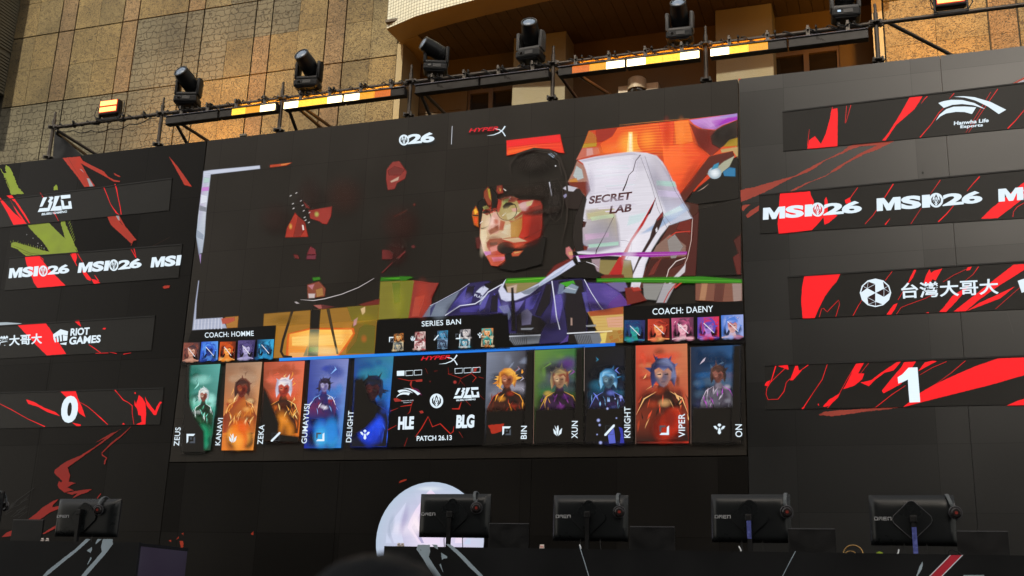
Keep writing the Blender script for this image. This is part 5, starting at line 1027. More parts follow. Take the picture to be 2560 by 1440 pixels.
# ------------------------------------------------------------------ light bars under the ledger, with lit cells
def emit_mat(name, col, s):
    m = mat(name, (.05,.04,.02), .4, emit=col, es=s); s *= 2**-EXPO; t, b_ = nodes(m); L = t.links.new
    tc = N(t, 'ShaderNodeTexCoord'); v = N(t, 'ShaderNodeTexVoronoi'); v.inputs['Scale'].default_value = 95; L(tc.outputs['Object'], v.inputs['Vector'])
    mr = N(t, 'ShaderNodeMapRange'); mr.inputs[1].default_value = 0; mr.inputs[2].default_value = .7; mr.inputs[3].default_value = s*1.25; mr.inputs[4].default_value = s*.75
    L(v.outputs['Distance'], mr.inputs[0]); L(mr.outputs[0], b_.inputs['Emission Strength']); return m
LM = {'h': emit_mat('led_cell_white_hot', (1, .80, .42), 5.5), 'y': emit_mat('led_cell_yellow', (1, .52, .035), 2.0), 'a': emit_mat('led_cell_amber', (1, .40, .015), 1.15), 'o': emit_mat('led_cell_dim_orange', (1, .20, .01), .8), 'r': emit_mat('led_lamp_orange', (1, .36, .09), 4.2)}
zBar = U(640, 274, Ys-.1).z
M['diff'] = wear(mat('unlit_diffuser', (.022, .017, .013), .35), .15, 10)
BARS = [((412,545), [], 'unlit light bar under the leftmost lit bay, nearest the outer post'),
        ((547,692), [(579,613,'y'),(613,650,'a'),(650,687,'h')], 'light bar with amber cells brightening toward the second lit post'),
        ((708,856), [(708,745,'h'),(745,782,'y'),(782,818,'y'),(818,856,'h')], 'light bar lit end to end below the second moving head'),
        ((858,1012), [(858,898,'h'),(898,936,'a'),(936,976,'o')], 'light bar fading to dim orange before the canopy corner'),
        ((1036,1197), [], 'unlit light bar below the moving head at the canopy corner'),
        ((1199,1372), [], 'unlit light bar below the moving head in front of the soffit'),
        ((1394,1563), [(1430,1473,'o'),(1473,1515,'a'),(1515,1563,'h')], 'light bar glowing from dim orange to white in front of the recess'),
        ((1565,1750), [(1566,1614,'h'),(1614,1657,'y'),(1657,1700,'y'),(1700,1748,'h')], 'light bar lit end to end below the moving head over the dome'),
        ((1774,1968), [(1774,1823,'h'),(1823,1872,'y'),(1872,1920,'a')], 'shorter lit light bar right of the glowing post'),
        ((1970,2172), [], 'unlit light bar below the rightmost moving head')]
Yb = Ys - .11; slope = (275-123)/(640-1850)
for (pa, pb), cells, lab in BARS:
    y_ = lambda px: 274 + (px-640)*slope
    xa, xb = U(pa, y_(pa), Yb).x + .004, U(pb, y_(pb), Yb).x - .004; hz = .043
    t = thing('light_bar', ((xa+xb)/2, Yb, zBar-hz), lab, 'stage light', 'light bars along the scaffold')
    mb = MB(); mb.span((xa, Yb+.012, zBar-hz-.008), (xb, Yb+.10, zBar+hz+.012), .006)
    mb.span((xa, Yb-.012, zBar+hz+.004), (xb, Yb+.05, zBar+hz+.014)); mb.span((xa, Yb-.006, zBar-hz-.010), (xb, Yb+.05, zBar-hz-.003))
    for q in (.12, .5, .88): mb.span((xa+(xb-xa)*q-.05, Yb+.02, zBar+hz+.012), (xa+(xb-xa)*q+.05, Yb+.07, zBar+hz+.035), .004)
    mb.build('housing', M['housing'], t)
    mb = MB(); mb.prism([(xa, Yb-.014, zBar+hz+.016), (xa, Yb+.07, zBar+hz+.046), (xa, Yb+.07, zBar+hz+.04), (xa, Yb-.014, zBar+hz+.010)], (xb-xa, 0, 0)); mb.build('top_plate', M['topplate'], t)
    for q in (.25, .75):
        mb = MB(); xq_ = xa + (xb-xa)*q; mb.span((xq_-.02, Yb+.04, zBar+hz+.012), (xq_+.02, Yb+.06, zL+.02)); mb.torus((xq_, Ys, zL), .032, .010, Matrix.Rotation(R(90), 3, 'Y')); mb.span((xq_-.012, Ys-.05, zL-.015), (xq_+.012, Ys-.1, zL+.03)); mb.build('hook_clamp', M['galv'], t, 40)
    lit = sorted(cells); edge = [(pa, None)]
    cur = pa
    def cell(p0, p1, key):
        c0_, c1_ = max(xa+.006, U(p0, y_(p0), Yb).x+.002), min(xb-.006, U(p1, y_(p1), Yb).x-.002)
        if c1_ - c0_ < .02: return
        mb = MB(); mb.span((c0_, Yb, zBar-hz), (c1_, Yb+.011, zBar+hz)); mb.build('light_cell' if key else 'dark_cell', LM[key] if key else M['diff'], t)
    for c0_, c1_, key in lit:
        if c0_ - cur > 6: cell(cur, c0_, None)
        cell(c0_, c1_, key); cur = c1_
    if pb - cur > 6: cell(cur, pb, None)
    if lit:                                       # added lamp behind the housing, throws amber on recess and stone
        l0, l1 = U(lit[0][0], y_(lit[0][0]), Yb).x, U(lit[-1][1], y_(lit[-1][1]), Yb).x
        al = bpy.data.lights.new('bar_back_fill', 'AREA'); al.shape = 'RECTANGLE'; al.size = l1-l0; al.size_y = .05
        al.energy = 9 * (l1-l0) / .6 * 2**-EXPO; al.color = (1, .40, .04) if pa < 1300 else (1, .31, .015)
        ao = bpy.data.objects.new('bar_back_fill', al); ao.location = ((l0+l1)/2, Yb+.12, zBar+hz+.02); ao.rotation_euler = Vector((0, .75, .66)).to_track_quat('-Z', 'Y').to_euler(); COL.objects.link(ao); ao.parent = t
        ao.location = ao.location - t.location

# ------------------------------------------------------------------ moving heads
M['led_display'] = mat('small_display', (.02,.03,.05), .3, emit=(.55,.78,1), es=.9)
def moving_head(px, py, h, axis, yaw, label, ymat, display=False):
    base = U(px, py, Ys-.02); S = h / .56; base.z = zL + .045
    t = thing('moving_head_light', base, label, 'stage light', 'moving head lights on the ledger')
    Rz = Matrix.Rotation(yaw, 3, 'Z'); Q = lambda x, y, z: base + Rz @ Vector((x, y, z)) * S
    def bx(mb, c_, s_, bev=.01): mb.box(Q(*c_), Vector(s_)*S, Rz, bev*S)
    mb = MB(); bx(mb, (0,0,.075), (.31,.22,.10), .025); bx(mb, (0,0,.028), (.24,.18,.03), .008); mb.build('base', M['black'], t)
    mb = MB(); bx(mb, (.02,-.113,.085), (.1,.006,.045), .001); bx(mb, (-.075,-.113,.085), (.045,.006,.03), .001); co_ = mb.build('control_panel', M['grey'], t)
    mb = MB(); bx(mb, (-.075,-.1175,.085), (.035,.004,.022), .0005); mb.build('display', M['led_display'] if display else M['pane'], co_)
    mb = MB(); bx(mb, (0,0,.155), (.29,.15,.06), .02)
    for s in (-1, 1):
        bx(mb, (s*.142,0,.265), (.042,.15,.24), .014); mb.cyl(Q(s*.12,0,.335), Q(s*.166,0,.335), .062*S, n=20)
    mb.build('yoke', M[ymat], t, 40)
    ax = Vector(axis).normalized(); c_ = Q(0, 0, .335)
    mb = MB(); F = lambda d_, r0, d2, r2: mb.cyl(c_ + ax*d_*S, c_ + ax*d2*S, r0*S, r2*S, 24)
    F(-.13,.07,-.115,.098); F(-.115,.102,.06,.108); F(.06,.108,.12,.102); F(.12,.102,.205,.094)
    for q in (-.09, -.06, -.03): mb.torus(c_ + ax*q*S, .104*S, .006*S, ax.to_track_quat('Z','Y').to_matrix(), 24, 6)
    ho = mb.build('lamp_head', M['black'], t, 35)
    mb = MB(); mb.torus(c_ + ax*.206*S, .086*S, .012*S, ax.to_track_quat('Z','Y').to_matrix(), 28, 8); mb.build('lens_ring', M['ring'], ho, 60)
    mb = MB(); tt = bmesh.new(); bmesh.ops.create_uvsphere(tt, u_segments=24, v_segments=10, radius=.078*S); bmesh.ops.scale(tt, vec=(1,1,.35), verts=tt.verts)
    tt.transform(Matrix.Translation(c_ + ax*.198*S) @ ax.to_track_quat('Z','Y').to_matrix().to_4x4()); mb.add(tt); mb.build('lens', M['lens'], ho, 60)
    mb = MB(); mb.tube([Q(-.06,.06,.04), Q(-.1,-.04,-.03), Q(-.02,-.06,-.075), Q(.07,-.02,-.05), Q(.09,.05,.03)], .007); mb.tube([Q(.03,.06,.04), Q(.02,-.06,-.04), Q(.13,-.03,-.07), Q(.2,.0,-.05)], .006)
    mb.build('cable', M['rubber'], t, 60)
    mb = MB()
    for s in (-.08, .08): mb.box(Q(s,0,-.02), (.03,.05,.06), Rz, .004)
    mb.build('clamp', M['galv'], t)
    return t
HD = [(466, 272, .56, (-.10,-.90,.42), .25, 'black moving head light beside the paired flood lamp, lens to the upper left', 'black', 0),
      (768, 232, .56, (-.12,-.90,.42), .15, 'black moving head light above the second lit post over stone cladding', 'black', 0),
      (1088, 192, .52, (-.62,-.75,.30), .35, 'moving head light turned left at the canopy corner', 'black', 0),
      (1326, 160, .55, (.12,-.85,.52), -.08, 'grey yoke moving head light in front of the dark soffit with column behind', 'grey', 0),
      (1700, 104, .53, (.05,-.85,.52), .05, 'grey yoke moving head light above the brightest amber bars', 'grey', 0),
      (2115, 52, .54, (.1,-.7,.68), .1, 'moving head light with a lit blue display at the top right edge', 'grey', 1)]
for q in HD: moving_head(*q)

# ------------------------------------------------------------------ paired flood lamps at both ends
M['redglow'] = mat('red_halo_glow', (.1,.01,.01), .4, emit=(1,.05,.01), es=.9)  # glowing frame added for the red fringe of light around the tubes
def flood(px, label):
    p = U(px, 255, Ys-.06); p.z = zL
    t = thing('flood_lamp', p, label, 'stage light', 'paired flood lamps on the scaffold')
    mb = MB(); mb.box(p + Vector((0,.05,.17)), (.30,.10,.22), None, .02); mb.build('housing', M['housing'], t)
    for dz in (.225, .135):
        mb = MB(); mb.box(p + Vector((0,-.008,dz)), (.255,.016,.062), None, .003); mb.build('light_tube', LM['r'], t)
        mb = MB(); mb.span(p + Vector((-.137,-.006,dz-.04)), p + Vector((.137,-.001,dz+.04))); mb.build('red_halo_frame', M['redglow'], t)
    al = bpy.data.lights.new('flood_back_fill', 'AREA'); al.shape = 'RECTANGLE'; al.size = .26; al.size_y = .16; al.energy = 60 * 2**-EXPO; al.spread = R(95); al.color = (1, .42, .06)  # added lamp on the housing's back, warms the stone behind
    ao = bpy.data.objects.new('flood_back_fill', al); ao.location = (0, .12, .2); ao.rotation_euler = Vector((0, 1, .35)).to_track_quat('-Z', 'Y').to_euler(); COL.objects.link(ao); ao.parent = t
    mb = MB(); mb.span(p + Vector((-.17,.03,.02)), p + Vector((-.15,.07,.2))); mb.span(p + Vector((.15,.03,.02)), p + Vector((.17,.07,.2))); mb.span(p + Vector((-.17,.03,.0)), p + Vector((.17,.07,.03))); mb.build('bracket', M['black'], t)
    mb = MB(); mb.tube([p + Vector(v) for v in ((-.16,.08,.12), (-.2,.02,.2), (-.19,-.02,.05), (-.12,0,-.02))], .006); mb.tube([p + Vector(v) for v in ((.16,.1,.22), (.2,.06,.25), (.21,.05,.1), (.15,.03,0))], .006); mb.build('cable', M['rubber'], t, 60)
flood(273, 'paired orange flood lamp glowing against stone at the left end'); flood(2398, 'paired orange flood lamp cut by the top right edge')

# ------------------------------------------------------------------ cables draped along the ledger
rc = random.Random(5)
for i, lab in ((0, 'black cable hanging in loops under the left end tube'), (1, 'black cable wound along the tube right of the first moving head'), (2, 'black cable wound along the tube before the canopy corner'), (3, 'thin black cable along the tube below the canopy corner'), (4, 'black cable along the tube above the brightest bars'), (5, 'black cable along the tube left of the rightmost moving head')):
    mb = MB(); pts = []; n_ = 40
    for k in range(n_+1):
        x = sx[i] + .06 + (sx[i+1]-sx[i]-.12)*k/n_; th = k*1.15 + i
        pts.append((x, Ys + .036*math.cos(th) - .01, zL + .036*math.sin(th) + rc.uniform(-.008,.008)))
    mb.tube(pts, .0075, 6); p2 = []
    for k in range(n_+1):
        x = sx[i] + .06 + (sx[i+1]-sx[i]-.12)*k/n_; p2.append((x, Ys - .03, zL - .035 - .035*abs(math.sin(k*.42+i)) - (.1*math.sin(math.pi*k/n_) if i == 0 else 0)))
    mb.tube(p2, .006, 6); 
    for q in (.2, .42, .66, .85): x = sx[i] + (sx[i+1]-sx[i])*q; mb.torus((x, Ys, zL), .034, .008, Matrix.Rotation(R(90), 3, 'Y')); mb.box((x, Ys-.03, zL+.035), (.02,.035,.03), None, .003)
    tag(mb.build('cable', M['rubber'], None, 60), lab, 'cable', 'cables along the scaffold tube')

# ------------------------------------------------------------------ dome and little fixtures on the building
pd = U(1592, 222, Yr-.30); t = thing('dome_camera', pd, 'pale dome with side boxes on the wall under the amber bars', 'camera')
M['pale'] = wear(mat('pale_plastic', (.22, .19, .14), .5), .1, 6)
mb = MB(); mb.span(pd + Vector((-.26,-.02,-.45)), pd + Vector((-.12,.28,.06)), .01); mb.span(pd + Vector((.13,-.02,-.45)), pd + Vector((.30,.28,.06)), .01); mb.build('junction_box', M['pale'], t)
mb = MB(); mb.cyl(pd + Vector((0,.02,-.02)), pd + Vector((0,.02,.14)), .135, .125, 28); mb.cyl(pd + Vector((0,.02,.14)), pd + Vector((0,.02,.16)), .11, .10, 28); ca_ = mb.build('cap', M['pale'], t, 40)
tt = bmesh.new(); bmesh.ops.create_uvsphere(tt, u_segments=24, v_segments=12, radius=.115); tt.transform(Matrix.Translation(pd + Vector((0,.02,-.03)))); mb = MB(); mb.add(tt); mb.build('dome', M['pane'], t, 60)
pc = U(608, 338, D+.2); t = thing('clip_lamp', pc, 'small pale clip on the top edge of the screen beside the lit post', 'clip')
mb = MB(); mb.box(pc + Vector((0,0,.0)), (.09,.03,.035), None, .006); mb.build('head', M['pale'], t); mb = MB(); mb.box(pc + Vector((.02,.0,-.05)), (.016,.014,.08)); mb.build('stem', M['galv'], t)

# ------------------------------------------------------------------ desks
Yd = 8.6; zD = 2.118
M['desk'] = wear(mat('desk_board', (.012, .0125, .0135), .5, spec=.15), .12, 2)
M['purple'] = wear(mat('purple_sheen_panel', (.05, .034, .07), .4), .15, 2)  # purple put into the colour for glow caught by the desk end
def desk(x0, x1, label, purple=False):
    t = thing('desk', ((x0+x1)/2, Yd, STG), label, 'desk')
    mb = MB(); mb.span((x0, Yd, STG), (x1, Yd+.03, zD)); mb.build('front_panel', M['desk'], t)
    mb = MB(); mb.span((x0, Yd+.032, zD-.03), (x1, Yd+.75, zD-.004)); mb.build('desktop', M['desk'], t)
    for xx in (x0+.032, x1-.032):
        mb = MB(); mb.span((xx-.03, Yd+.032, STG), (xx+.03, Yd+.74, zD-.032)); mb.build('side_panel', M['purple' if purple and xx > x0+1 else 'desk'], t)
    return t
xL1 = U(349, 1352, Yd).x
dl = desk(-9.6, xL1, 'black desk with pale brush strokes and a purple end on the left', True)
xR0 = U(961, 1360, Yd).x
dr = desk(xR0, 3.6, 'long black desk with pale and red strokes under four monitors')
P = Paint(Yd - .001, 8e-5); DW = pr('#8c9ba6'); q_ = zm(1340, 1180, 4.129); r_ = zm(1900, 1180, 3.879)
P.rough(p_(885,1065,1030,1065,1035,1150,1015,1210,1090,1330,1180,1460,1090,1460,1000,1320,940,1220,870,1120), DW, .4, 3); P.poly(p_(915,1120,925,1125,925,1145), (.02,.02,.02))
P.rough(p_(1055,1062,1120,1065,1128,1120,1090,1100), DW, .4, 3); P.rough(p_(1165,1160,1238,1205,1238,1225,1200,1230,1175,1246), DW, .4, 3); P.rough(p_(1160,1290,1195,1410,1145,1305), DW, .3, 3); P.rough(p_(1222,1056,1275,1060,1330,1100,1420,1180,1700,1470,1640,1460,1500,1330,1380,1200), DW, .4, 3)
D2 = lambda nm: P.build(nm, M['print'], dr); D2('pale_brush_mark'); P = Paint(Yd-.001, 8e-5); P.line(q_(450,770,485,880,510,960,548,1085), 1.8, DW); D2('thin_line'); P = Paint(Yd-.001, 8e-5); P.line(r_(345,768,280,890,220,1008,205,1040), 1.6, DW); D2('thin_line'); P = Paint(Yd-.001, 8e-5); P.rough(r_(1575,870,1578,900,1570,940,1530,1005,1500,1060,1522,990,1545,920), DW, .6, 3)
D2('pale_brush_mark'); P = Paint(Yd-.001, 8e-5); P.poly(r_(1840,806,1970,806,1730,1050,1600,1050), pr('#b8bcc4')); P.poly(r_(1852,806,1958,806,1718,1050,1614,1050), pr('#a02030')); D2('red_stripe'); P = Paint(Yd-.001, 8e-5); P.poly(r_(1975,1000,2175,1000,2160,1050,1955,1050), DW)
P.build('pale_block', M['print'], dr)
P = Paint(Yd - .001, 8e-5)
P.rough(Lz(812,1090,858,1090,760,1180,600,1310,440,1440,420,1470,380,1470,450,1390,600,1270,720,1180), DW, .5, 3); P.rough(Lz(975,1090,1066,1090,1070,1140,1000,1230,930,1310,860,1390,790,1470,750,1470,800,1400,900,1290,965,1210,958,1160), DW, .4, 3)
P.rough(Lz(925,1090,965,1090,905,1140,908,1120), DW, .4, 3); P.rough(Lz(870,1165,872,1190,858,1222,822,1200), DW, .4, 3); P.rough(Lz(862,1258,868,1275,830,1335,828,1325), DW, .3, 3)
P.build('printed_graphic', M['print'], dl)

# ------------------------------------------------------------------ monitors, headphones, low panels on the desks
M['mon'] = wear(mat('monitor_back', (.009, .0105, .0115), .30, spec=.35), .1, 4, rvar=.06)
M['label_white'] = mat('printed_letter', (.55, .56, .58), .5)
M['film'] = wear(mat('blue_protective_film', (.10, .12, .38), .2), .5, 30)
M['edge'] = mat('panel_edge', (.10, .10, .11), .35)
Ym = 8.95
STROKES = {'O': [(0,0,1,0,1,1,0,1,0,0)], 'M': [(0,0,0,1,1,1,1,0), (.5,1,.5,.5)], 'E': [(1,0,0,0,0,1,1,1), (0,.5,.9,.5)], 'N': [(0,0,0,1,1,1,1,0)]}
def monitor(box, stand_px, label, film=0, outline=False, rz=0, letters=True, tilt=0):
    (x0, y0, x1, y1) = box
    a_, b_ = U(x0, y0, Ym), U(x1, y1, Ym); cx, cz = (a_.x+b_.x)/2, (a_.z+b_.z)/2; w2, h2 = (b_.x-a_.x)/2, (a_.z-b_.z)/2
    t = thing('monitor', (cx, Ym, zD), label, 'monitor', 'monitors on the desks')
    B = lambda x, y, z: Vector((cx + x, Ym + y, cz + z))
    mb = MB()                                        # back shell bulges toward the viewer
    nx, nz = 28, 24; gr = {}
    for j in range(nz+1):
        for i_ in range(nx+1):
            u, v = i_/nx*2-1, j/nz*2-1; bul = .05*(1-abs(u)**16)*(1-(v**5 if v > 0 else v**16))
            gr[i_, j] = mb.bm.verts.new(B(u*w2, -bul, v*h2))
    for j in range(nz):
        for i_ in range(nx): mb.bm.faces.new((gr[i_,j], gr[i_+1,j], gr[i_+1,j+1], gr[i_,j+1]))
    mb.build('back_shell', M['mon'], t, 50)
    mb = MB(); mb.span(B(-w2, .001, -h2), B(w2, .02, h2), .003); mb.build('screen_frame', M['black'], t)
    s = .26*min(1, w2/.28); dm = [(0, s*.52), (s*.08, s*.5), (s*.5, s*.1), (s*.53, 0), (s*.5, -s*.1), (s*.08, -s*.5), (0, -s*.52), (-s*.08, -s*.5), (-s*.5, -s*.1), (-s*.53, 0), (-s*.5, s*.1), (-s*.08, s*.5)]
    mb = MB(); mb.prism([B(x, -.049, z) for x, z in dm], (0, -.012, 0)); mp_ = mb.build('mount_plate', M['mon'], t)
    mb = MB(); mb.tube([B(x, -.0615, z) for x, z in dm + dm[:1]], .0022 if outline else .0012, 6); mb.build('plate_rim', M['edge'] if outline else M['black'], mp_, 60)
    sxp = U(stand_px[0], stand_px[1], Ym-.1)
    zt = sxp.z; xs_ = sxp.x; xe = U(stand_px[2], 1360, Ym-.1).x
    mb = MB(); mb.prism([(xs_-.016, Ym-.10, zt), (xs_+.016, Ym-.10, zt), (xe+.016, Ym-.10, zD), (xe-.016, Ym-.10, zD)], (0, .035, 0)); mb.box((xs_, Ym-.08, zt-.03), (.05,.05,.05), None, .006); st = mb.build('stand', M['black'], t)
    mb = MB(); mb.prism([(xe-.12, Ym-.16, zD-.003), (xe+.12, Ym-.16, zD-.003), (xe+.1, Ym+.1, zD-.003), (xe-.1, Ym+.1, zD-.003)], (0, 0, .012)); mb.build('foot', M['black'], st)
    if film:
        f0, f1 = film; za, zb = U(stand_px[0], f0, Ym-.103).z, U(stand_px[0], f1, Ym-.103).z
        lx = lambda z: xs_ + (xe-xs_)*(zt-z)/(zt-zD)
        mb = MB(); mb.prism([(lx(za)-.0165, Ym-.1035, za), (lx(za)+.0165, Ym-.1035, za), (lx(zb)+.0165, Ym-.1035, zb), (lx(zb)-.0165, Ym-.1035, zb)], (0, .003, 0)); mb.build('protective_film', M['film'], st)
    if letters:
        mb = MB(); lw, lh, gap = .019*w2/.27, .021, .0105; ox, oz = -w2*.88, -h2*.02
        for ch in 'OMEN':
            for sg in STROKES[ch]:
                for k in range(0, len(sg)-2, 2):
                    p0, p1 = (sg[k]*lw, sg[k+1]*lh), (sg[k+2]*lw, sg[k+3]*lh)
                    mb.span((cx+ox+min(p0[0],p1[0])-.002, Ym-.0545, cz+oz+min(p0[1],p1[1])-.002), (cx+ox+max(p0[0],p1[0])+.002, Ym-.02, cz+oz+max(p0[1],p1[1])+.002))
            ox += lw + gap
        mb.build('lettering', M['label_white'], t)
    mb = MB()
    for q in (-.22, .30): mb.box(B(w2*q, -.03, -h2+.04), (.016,.02,.018), None, .003)
    for q in (-.22, .30): mb.tube([B(w2*q, -.03, -h2+.035), B(w2*q-.002, -.035, -h2-.02), (cx+w2*q+.012, Ym-.05, zD+.002)], .0035, 6)
    mb.build('cable', M['rubber'], t, 60)
    return t, cx, cz, w2, h2
MONS = [((60,1200,62,1202), None, None)]
ml = [((150,1247,291,1343), (197,1272,186), dict(), 'dim monitor on the left desk in front of red paint strokes'),
      ((1053,1235,1223,1345), (1124,1277,1118), dict(), 'monitor standing in front of the round lit emblem'),
      ((1385,1238,1570,1354), (1468,1277,1466), dict(), 'monitor between the one at the emblem and the one with a blue filmed stand'),
      ((1778,1236,1979,1358), (1871,1284,1875), dict(film=(1287,1347)), 'monitor whose stand wears blue film, mount plate barely visible'),
      ((2171,1238,2394,1366), (2283,1287,2288), dict(film=(1318,1384), outline=True), 'rightmost monitor with a clearly outlined diamond mount plate'),
      ((-175,1228,-8,1342), (-90,1270,-96), dict(), 'monitor at the far left edge with only its headset in view')]
hp_px = [(262,1242,1275), (1189,1229,1270), (1546,1234,1280), (1964,1233,1280), (2366,1236,1282), (0,1228,1262)]
M['cup'] = wear(mat('headset_cup', (.02, .016, .016), .3), .2, 12); M['band'] = wear(mat('headset_band_pad', (.10, .115, .125), .55), .1, 10); M['redmark'] = mat('red_mark', (.30, .03, .02), .4)
def headset(px, py0, py1, lean, label, redface=False):
    zt = U(px, py0, Ym).z; zc = U(px, py1, Ym-.06).z; x = U(px, py0+6, Ym).x
    t = thing('headset', (x, Ym, zc), label, 'headset', 'headsets hung on the monitors')
    xc = x + lean; n_ = 12; pts = []
    for k in range(n_+1):
        q = k/n_; ang = R(200)*q - R(10); pts.append((xc + (x-xc)*math.sin(math.pi*min(1, q*1.0)), Ym + .01 - .075*math.cos(ang) , zc + (zt-zc)*(.35 + .65*math.sin(max(0, ang)))))
    mb = MB()
    for p0, p1 in zip(pts, pts[1:]):
        p0, p1 = Vector(p0), Vector(p1); dv = (p1-p0); qm = dv.to_track_quat('Z', 'X').to_matrix(); mb.box((p0+p1)/2, (.026, .010, dv.length*1.12), Matrix((Vector((1,0,0)), dv.normalized().cross(Vector((1,0,0))), dv.normalized())).transposed(), .003)
    mb.build('headband', M['band'], t)
    for yy, s in ((-.07, -1), (.085, 1)):
        mb = MB(); c_ = Vector((xc + (.012 if s < 0 else 0), Ym + yy, zc)); d_ = Vector((.25, s, -.1)).normalized()
        mb.cyl(c_ - d_*.005, c_ + d_*.018, .043, .040, 24); mb.cyl(c_ + d_*.018, c_ + d_*.026, .036, .028, 24); mb.torus(c_ - d_*.006, .034, .012, d_.to_track_quat('Z','Y').to_matrix(), 22, 8); eo = mb.build('ear_cup', M['cup'], t, 40)
        mb = MB(); mb.tube([c_ + Vector((0,0,.036)), c_ + Vector((-.002, -s*.01, .07))], .005); mb.torus(c_ + d_*.004, .046, .004, d_.to_track_quat('Z','Y').to_matrix(), 22, 6); mb.build('yoke', M['edge'], eo, 60)
        if s < 0: mb = MB(); mb.cyl(c_ + d_*.026, c_ + d_*.0275, .012, n=14); mb.build('cup_badge', M['redmark'], eo)
    return t
hl = ['headset hung on the dim left monitor', 'headset hung on the monitor at the round lit emblem', 'headset hanging straight on the second monitor of the long desk', 'headset hanging straight on the monitor with the blue filmed stand', 'headset tilted sideways on the rightmost monitor', 'headset cut by the left edge of the picture']
ln = [-.012, .028, .012, -.002, .038, .01]
for (bx_, st_, kw, lab), hp, l2, le in zip(ml, hp_px, hl, ln):
    monitor(bx_, st_, lab, **kw); headset(*hp, le, l2)
LOW = [((1223,1308,1321,1361), 'low black panel standing right of the monitor at the emblem'), ((1574,1316,1687,1369), 'low black panel beside the second monitor of the long desk'), ((1969,1321,2091,1379), 'low black panel beside the monitor with blue film'), ((2391,1327,2526,1388), 'low black panel right of the rightmost monitor'), ((33,1299,103,1342), 'low black panel left of the dim left monitor')]
for (x0, y0, x1, y1), lab in LOW:
    yl = 8.85; a_, b_ = U(x0, y0, yl), U(x1, y1, yl)
    t = thing('small_screen', ((a_.x+b_.x)/2, yl, zD), lab, 'small screen', 'low panels on the desks')
    mb = MB(); mb.span((a_.x, yl, zD-.004), (b_.x, yl+.016, a_.z), .004); mb.build('panel', M['black'], t)
    mb = MB(); mb.span((a_.x+.003, yl-.0015, a_.z-.004), (b_.x-.003, yl+.012, a_.z+.0015)); mb.build('rim', M['edge'], t)
    mb = MB(); mb.prism([((a_.x+b_.x)/2-.05, yl+.017, zD-.004), ((a_.x+b_.x)/2+.05, yl+.017, zD-.004), ((a_.x+b_.x)/2+.05, yl+.12, zD-.004), ((a_.x+b_.x)/2-.05, yl+.12, zD-.004)], (0, 0, .01)); mb.build('foot', M['black'], t)
M['card'] = wear(mat('white_card', (.75, .66, .6), .6), .2, 40)
M['card_mark'] = mat('grey_card_mark', (.25, .2, .2), .6); M['card_red'] = mat('red_card_rim', (.8, .12, .06), .5)
for px, py, lab, red in ((105,1341,'left white card of the pair on the left desk',0), (117,1341.5,'right white card of the pair on the left desk',0), (996,1356,'left small card of the pair in front of the emblem',0), (1005,1356.5,'right small card of the pair in front of the emblem',0), (1354,1361,'white card with a red rim on the long desk',1)):
    p = U(px, py, Yd+.05); wd, hd_ = (.017, .013) if red else (.012, .011)
    t = thing('tent_card', (p.x, p.y, zD), lab, 'card', 'small cards on the desks')
    mb = MB(); zt = zD + (.034 if red else .030); mb.prism([(p.x-wd, p.y, zD-.003), (p.x-wd, p.y+.012, zt), (p.x-wd, p.y+.03, zD-.003)], (wd*2, 0, 0)); mb.build('folded_card', M['card'], t)
    mb = MB(); 
    for k in range(3): mb.box((p.x-wd*.5+k*wd*.5, p.y+.0035, zD+.016), (wd*.3, .002, .008), Matrix.Rotation(R(-20), 3, 'X'))
    mb.build('printed_mark', M['card_red' if red else 'card_mark'], t)
# cable loops and a tag on the long desk
M['gold'] = mat('copper_coloured_cable', (.35, .22, .08), .25, metal=.8)
pl = U(2133, 1378, Yd+.25)
mb = MB(); mb.torus((pl.x, pl.y, zD+.002), .070, .006, Matrix.Rotation(R(80), 3, 'X'), 28, 8); mb.torus((pl.x-.02, pl.y+.02, zD-.012), .045, .005, Matrix.Rotation(R(70), 3, 'X'), 28, 8)
tag(mb.build('coiled_cable', M['gold'], None, 60), 'coiled shiny cable between the two rightmost monitors', 'cable')
pl = U(2385, 1384, Yd+.2); mb = MB(); mb.tube([(pl.x-.04, pl.y, zD), (pl.x-.035, pl.y, zD+.035), (pl.x-.01, pl.y, zD+.045), (pl.x+.04, pl.y-.03, zD+.02), (pl.x+.06, pl.y-.05, zD)], .004)
tag(mb.build('looped_cable', M['black'], None, 60), 'thin looped cable at the top of the red desk stripe', 'cable')
M['lime'] = mat('lime_tag', (.35, .5, .04), .5); pl = U(2199, 1382, Yd+.05)
mb = MB(); mb.prism([(pl.x-.022, pl.y, zD-.004), (pl.x-.022, pl.y, zD+.008), (pl.x, pl.y, zD+.018), (pl.x+.022, pl.y, zD+.008), (pl.x+.022, pl.y, zD-.004)], (0, .012, 0)); tag(mb.build('lime_tag', M['lime']), 'little lime green tag on the long desk before the rightmost monitor', 'tag')
M['wcable'] = mat('white_cable', (.7, .72, .74), .5)
for (xa, ya, xb, yb, lab) in ((1449,1362,1452,1372,'short white plug hanging from the second monitor of the long desk'), (1847,1366,1853,1376,'short white plug under the monitor with blue film'), (2247,1374,2242,1388,'short white plug under the rightmost monitor')):
    mb = MB(); p0, p1 = U(xa, ya, Yd+.12), U(xb, yb, Yd+.1); p1.z = min(p1.z, zD+.0); mb.tube([p0, (p0+p1)/2 + Vector((.004,0,0)), p1], .0055, 8); tag(mb.build('white_plug', M['wcable'], None, 60), lab, 'cable', 'white plugs behind the desk edge')

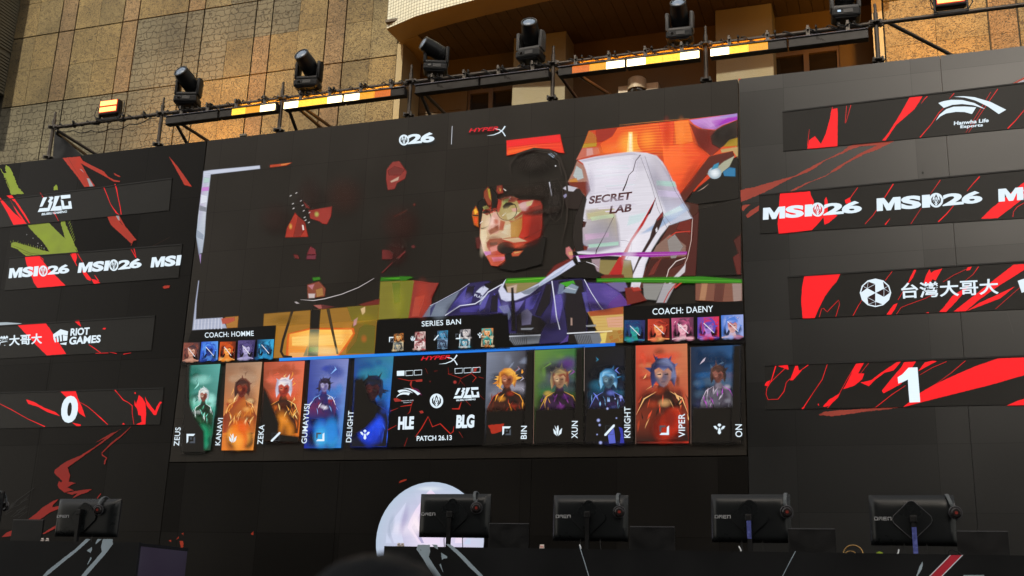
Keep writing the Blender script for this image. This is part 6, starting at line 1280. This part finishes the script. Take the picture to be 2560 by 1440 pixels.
# ------------------------------------------------------------------ a spectator's head close to the lens
M['skin'] = mat('skin', (.45, .28, .2), .55); M['hair'] = wear(mat('dark_hair', (.005, .0058, .007), .6, spec=.1), .3, 20); M['shirt'] = wear(mat('dark_shirt', (.03, .04, .06), .8), .15, 10)
ph = U(925, 1392, 1.25); hd = Vector((ph.x, 1.25, ph.z))
t = thing('person', (hd.x, 1.27, 0), 'blurred dark haired spectator whose crown shows below the round emblem', 'person')
bm = bmesh.new(); sl_ = bm.verts.layers.skin.new() if not bm.verts.layers.skin else bm.verts.layers.skin.active
top = hd.z
J_ = {'pel': (0,0,.92,.15,.11), 'wai': (0,0,1.08,.14,.10), 'che': (0,.01,1.28,.16,.11), 'nb': (0,.0,1.43,.07,.06), 'nk': (0,.01,1.49,.058,.058), 'h1': (0,.03,1.56,.078,.088), 'h2': (0,.02,1.62,.082,.095), 'h3': (0,.015,1.675,.06,.07),
      'sl': (-.17,0,1.40,.055,.055), 'el': (-.24,-.01,1.12,.043,.043), 'wl': (-.25,.08,.88,.03,.03), 'sr': (.17,0,1.40,.055,.055), 'er': (.24,-.01,1.12,.043,.043), 'wr': (.25,.08,.88,.03,.03),
      'kl': (-.10,.02,.5,.065,.065), 'al': (-.11,0,.09,.042,.042), 'fl': (-.12,.16,.04,.035,.03), 'kr': (.10,.02,.5,.065,.065), 'ar': (.11,0,.09,.042,.042), 'fr': (.12,.16,.04,.035,.03)}
off = top - 1.725; vs = {}
for k, (x, y, z, ra, rb) in J_.items():
    zz = z + off*z/1.725; v = bm.verts.new((hd.x + x, 1.27 + y, zz)); v[sl_].radius = (ra, rb); vs[k] = v
    if k == 'pel': v[sl_].use_root = True
for pr_ in ('pel wai','wai che','che nb','nb nk','nk h1','h1 h2','h2 h3','che sl','sl el','el wl','che sr','sr er','er wr','pel kl','kl al','al fl','pel kr','kr ar','ar fr'):
    k0, k1 = pr_.split(); bm.edges.new((vs[k0], vs[k1]))
me = bpy.data.meshes.new('body'); bm.to_mesh(me); bm.free(); tmp = bpy.data.objects.new('tmp', me); COL.objects.link(tmp)
tmp.modifiers.new('skin', 'SKIN'); ss = tmp.modifiers.new('sub', 'SUBSURF'); ss.levels = 2; ss.render_levels = 2
dg = bpy.context.evaluated_depsgraph_get(); body = bpy.data.meshes.new_from_object(tmp.evaluated_get(dg)); bpy.data.objects.remove(tmp)
body.name = 'body'; body.materials.clear(); body.materials.append(M['skin']); body.materials.append(M['shirt'])
for p in body.polygons: p.use_smooth = True; p.material_index = 0 if p.center.z > 1.45 + off*.85 else 1
link('body', body, t)
mb = MB(); tt = bmesh.new(); bmesh.ops.create_icosphere(tt, subdivisions=5, radius=1)
rh = random.Random(2); from mathutils import noise
for v in tt.verts:
    n_ = v.co.copy(); k = 1 + .035*noise.noise(n_*3.2) + .02*noise.noise(Vector((n_.x*22, n_.y*22, n_.z*4)))
    v.co = Vector((n_.x*.098*k, n_.y*.112*k, n_.z*.105*k))
bmesh.ops.delete(tt, geom=[v for v in tt.verts if v.co.z < -.045], context='VERTS')
tt.transform(Matrix.Translation((hd.x, 1.285, top-.098))); mb.add(tt); mb.build('hair', M['hair'], t, 180)
mb = MB()
for s in (-1, 1): tt = bmesh.new(); bmesh.ops.create_uvsphere(tt, u_segments=14, v_segments=10, radius=.03); bmesh.ops.scale(tt, vec=(.35,.7,1.1), verts=tt.verts); tt.transform(Matrix.Translation((hd.x+s*.09, 1.28, top-.135))); mb.add(tt)
mb.build('ear', M['skin'], t, 180)
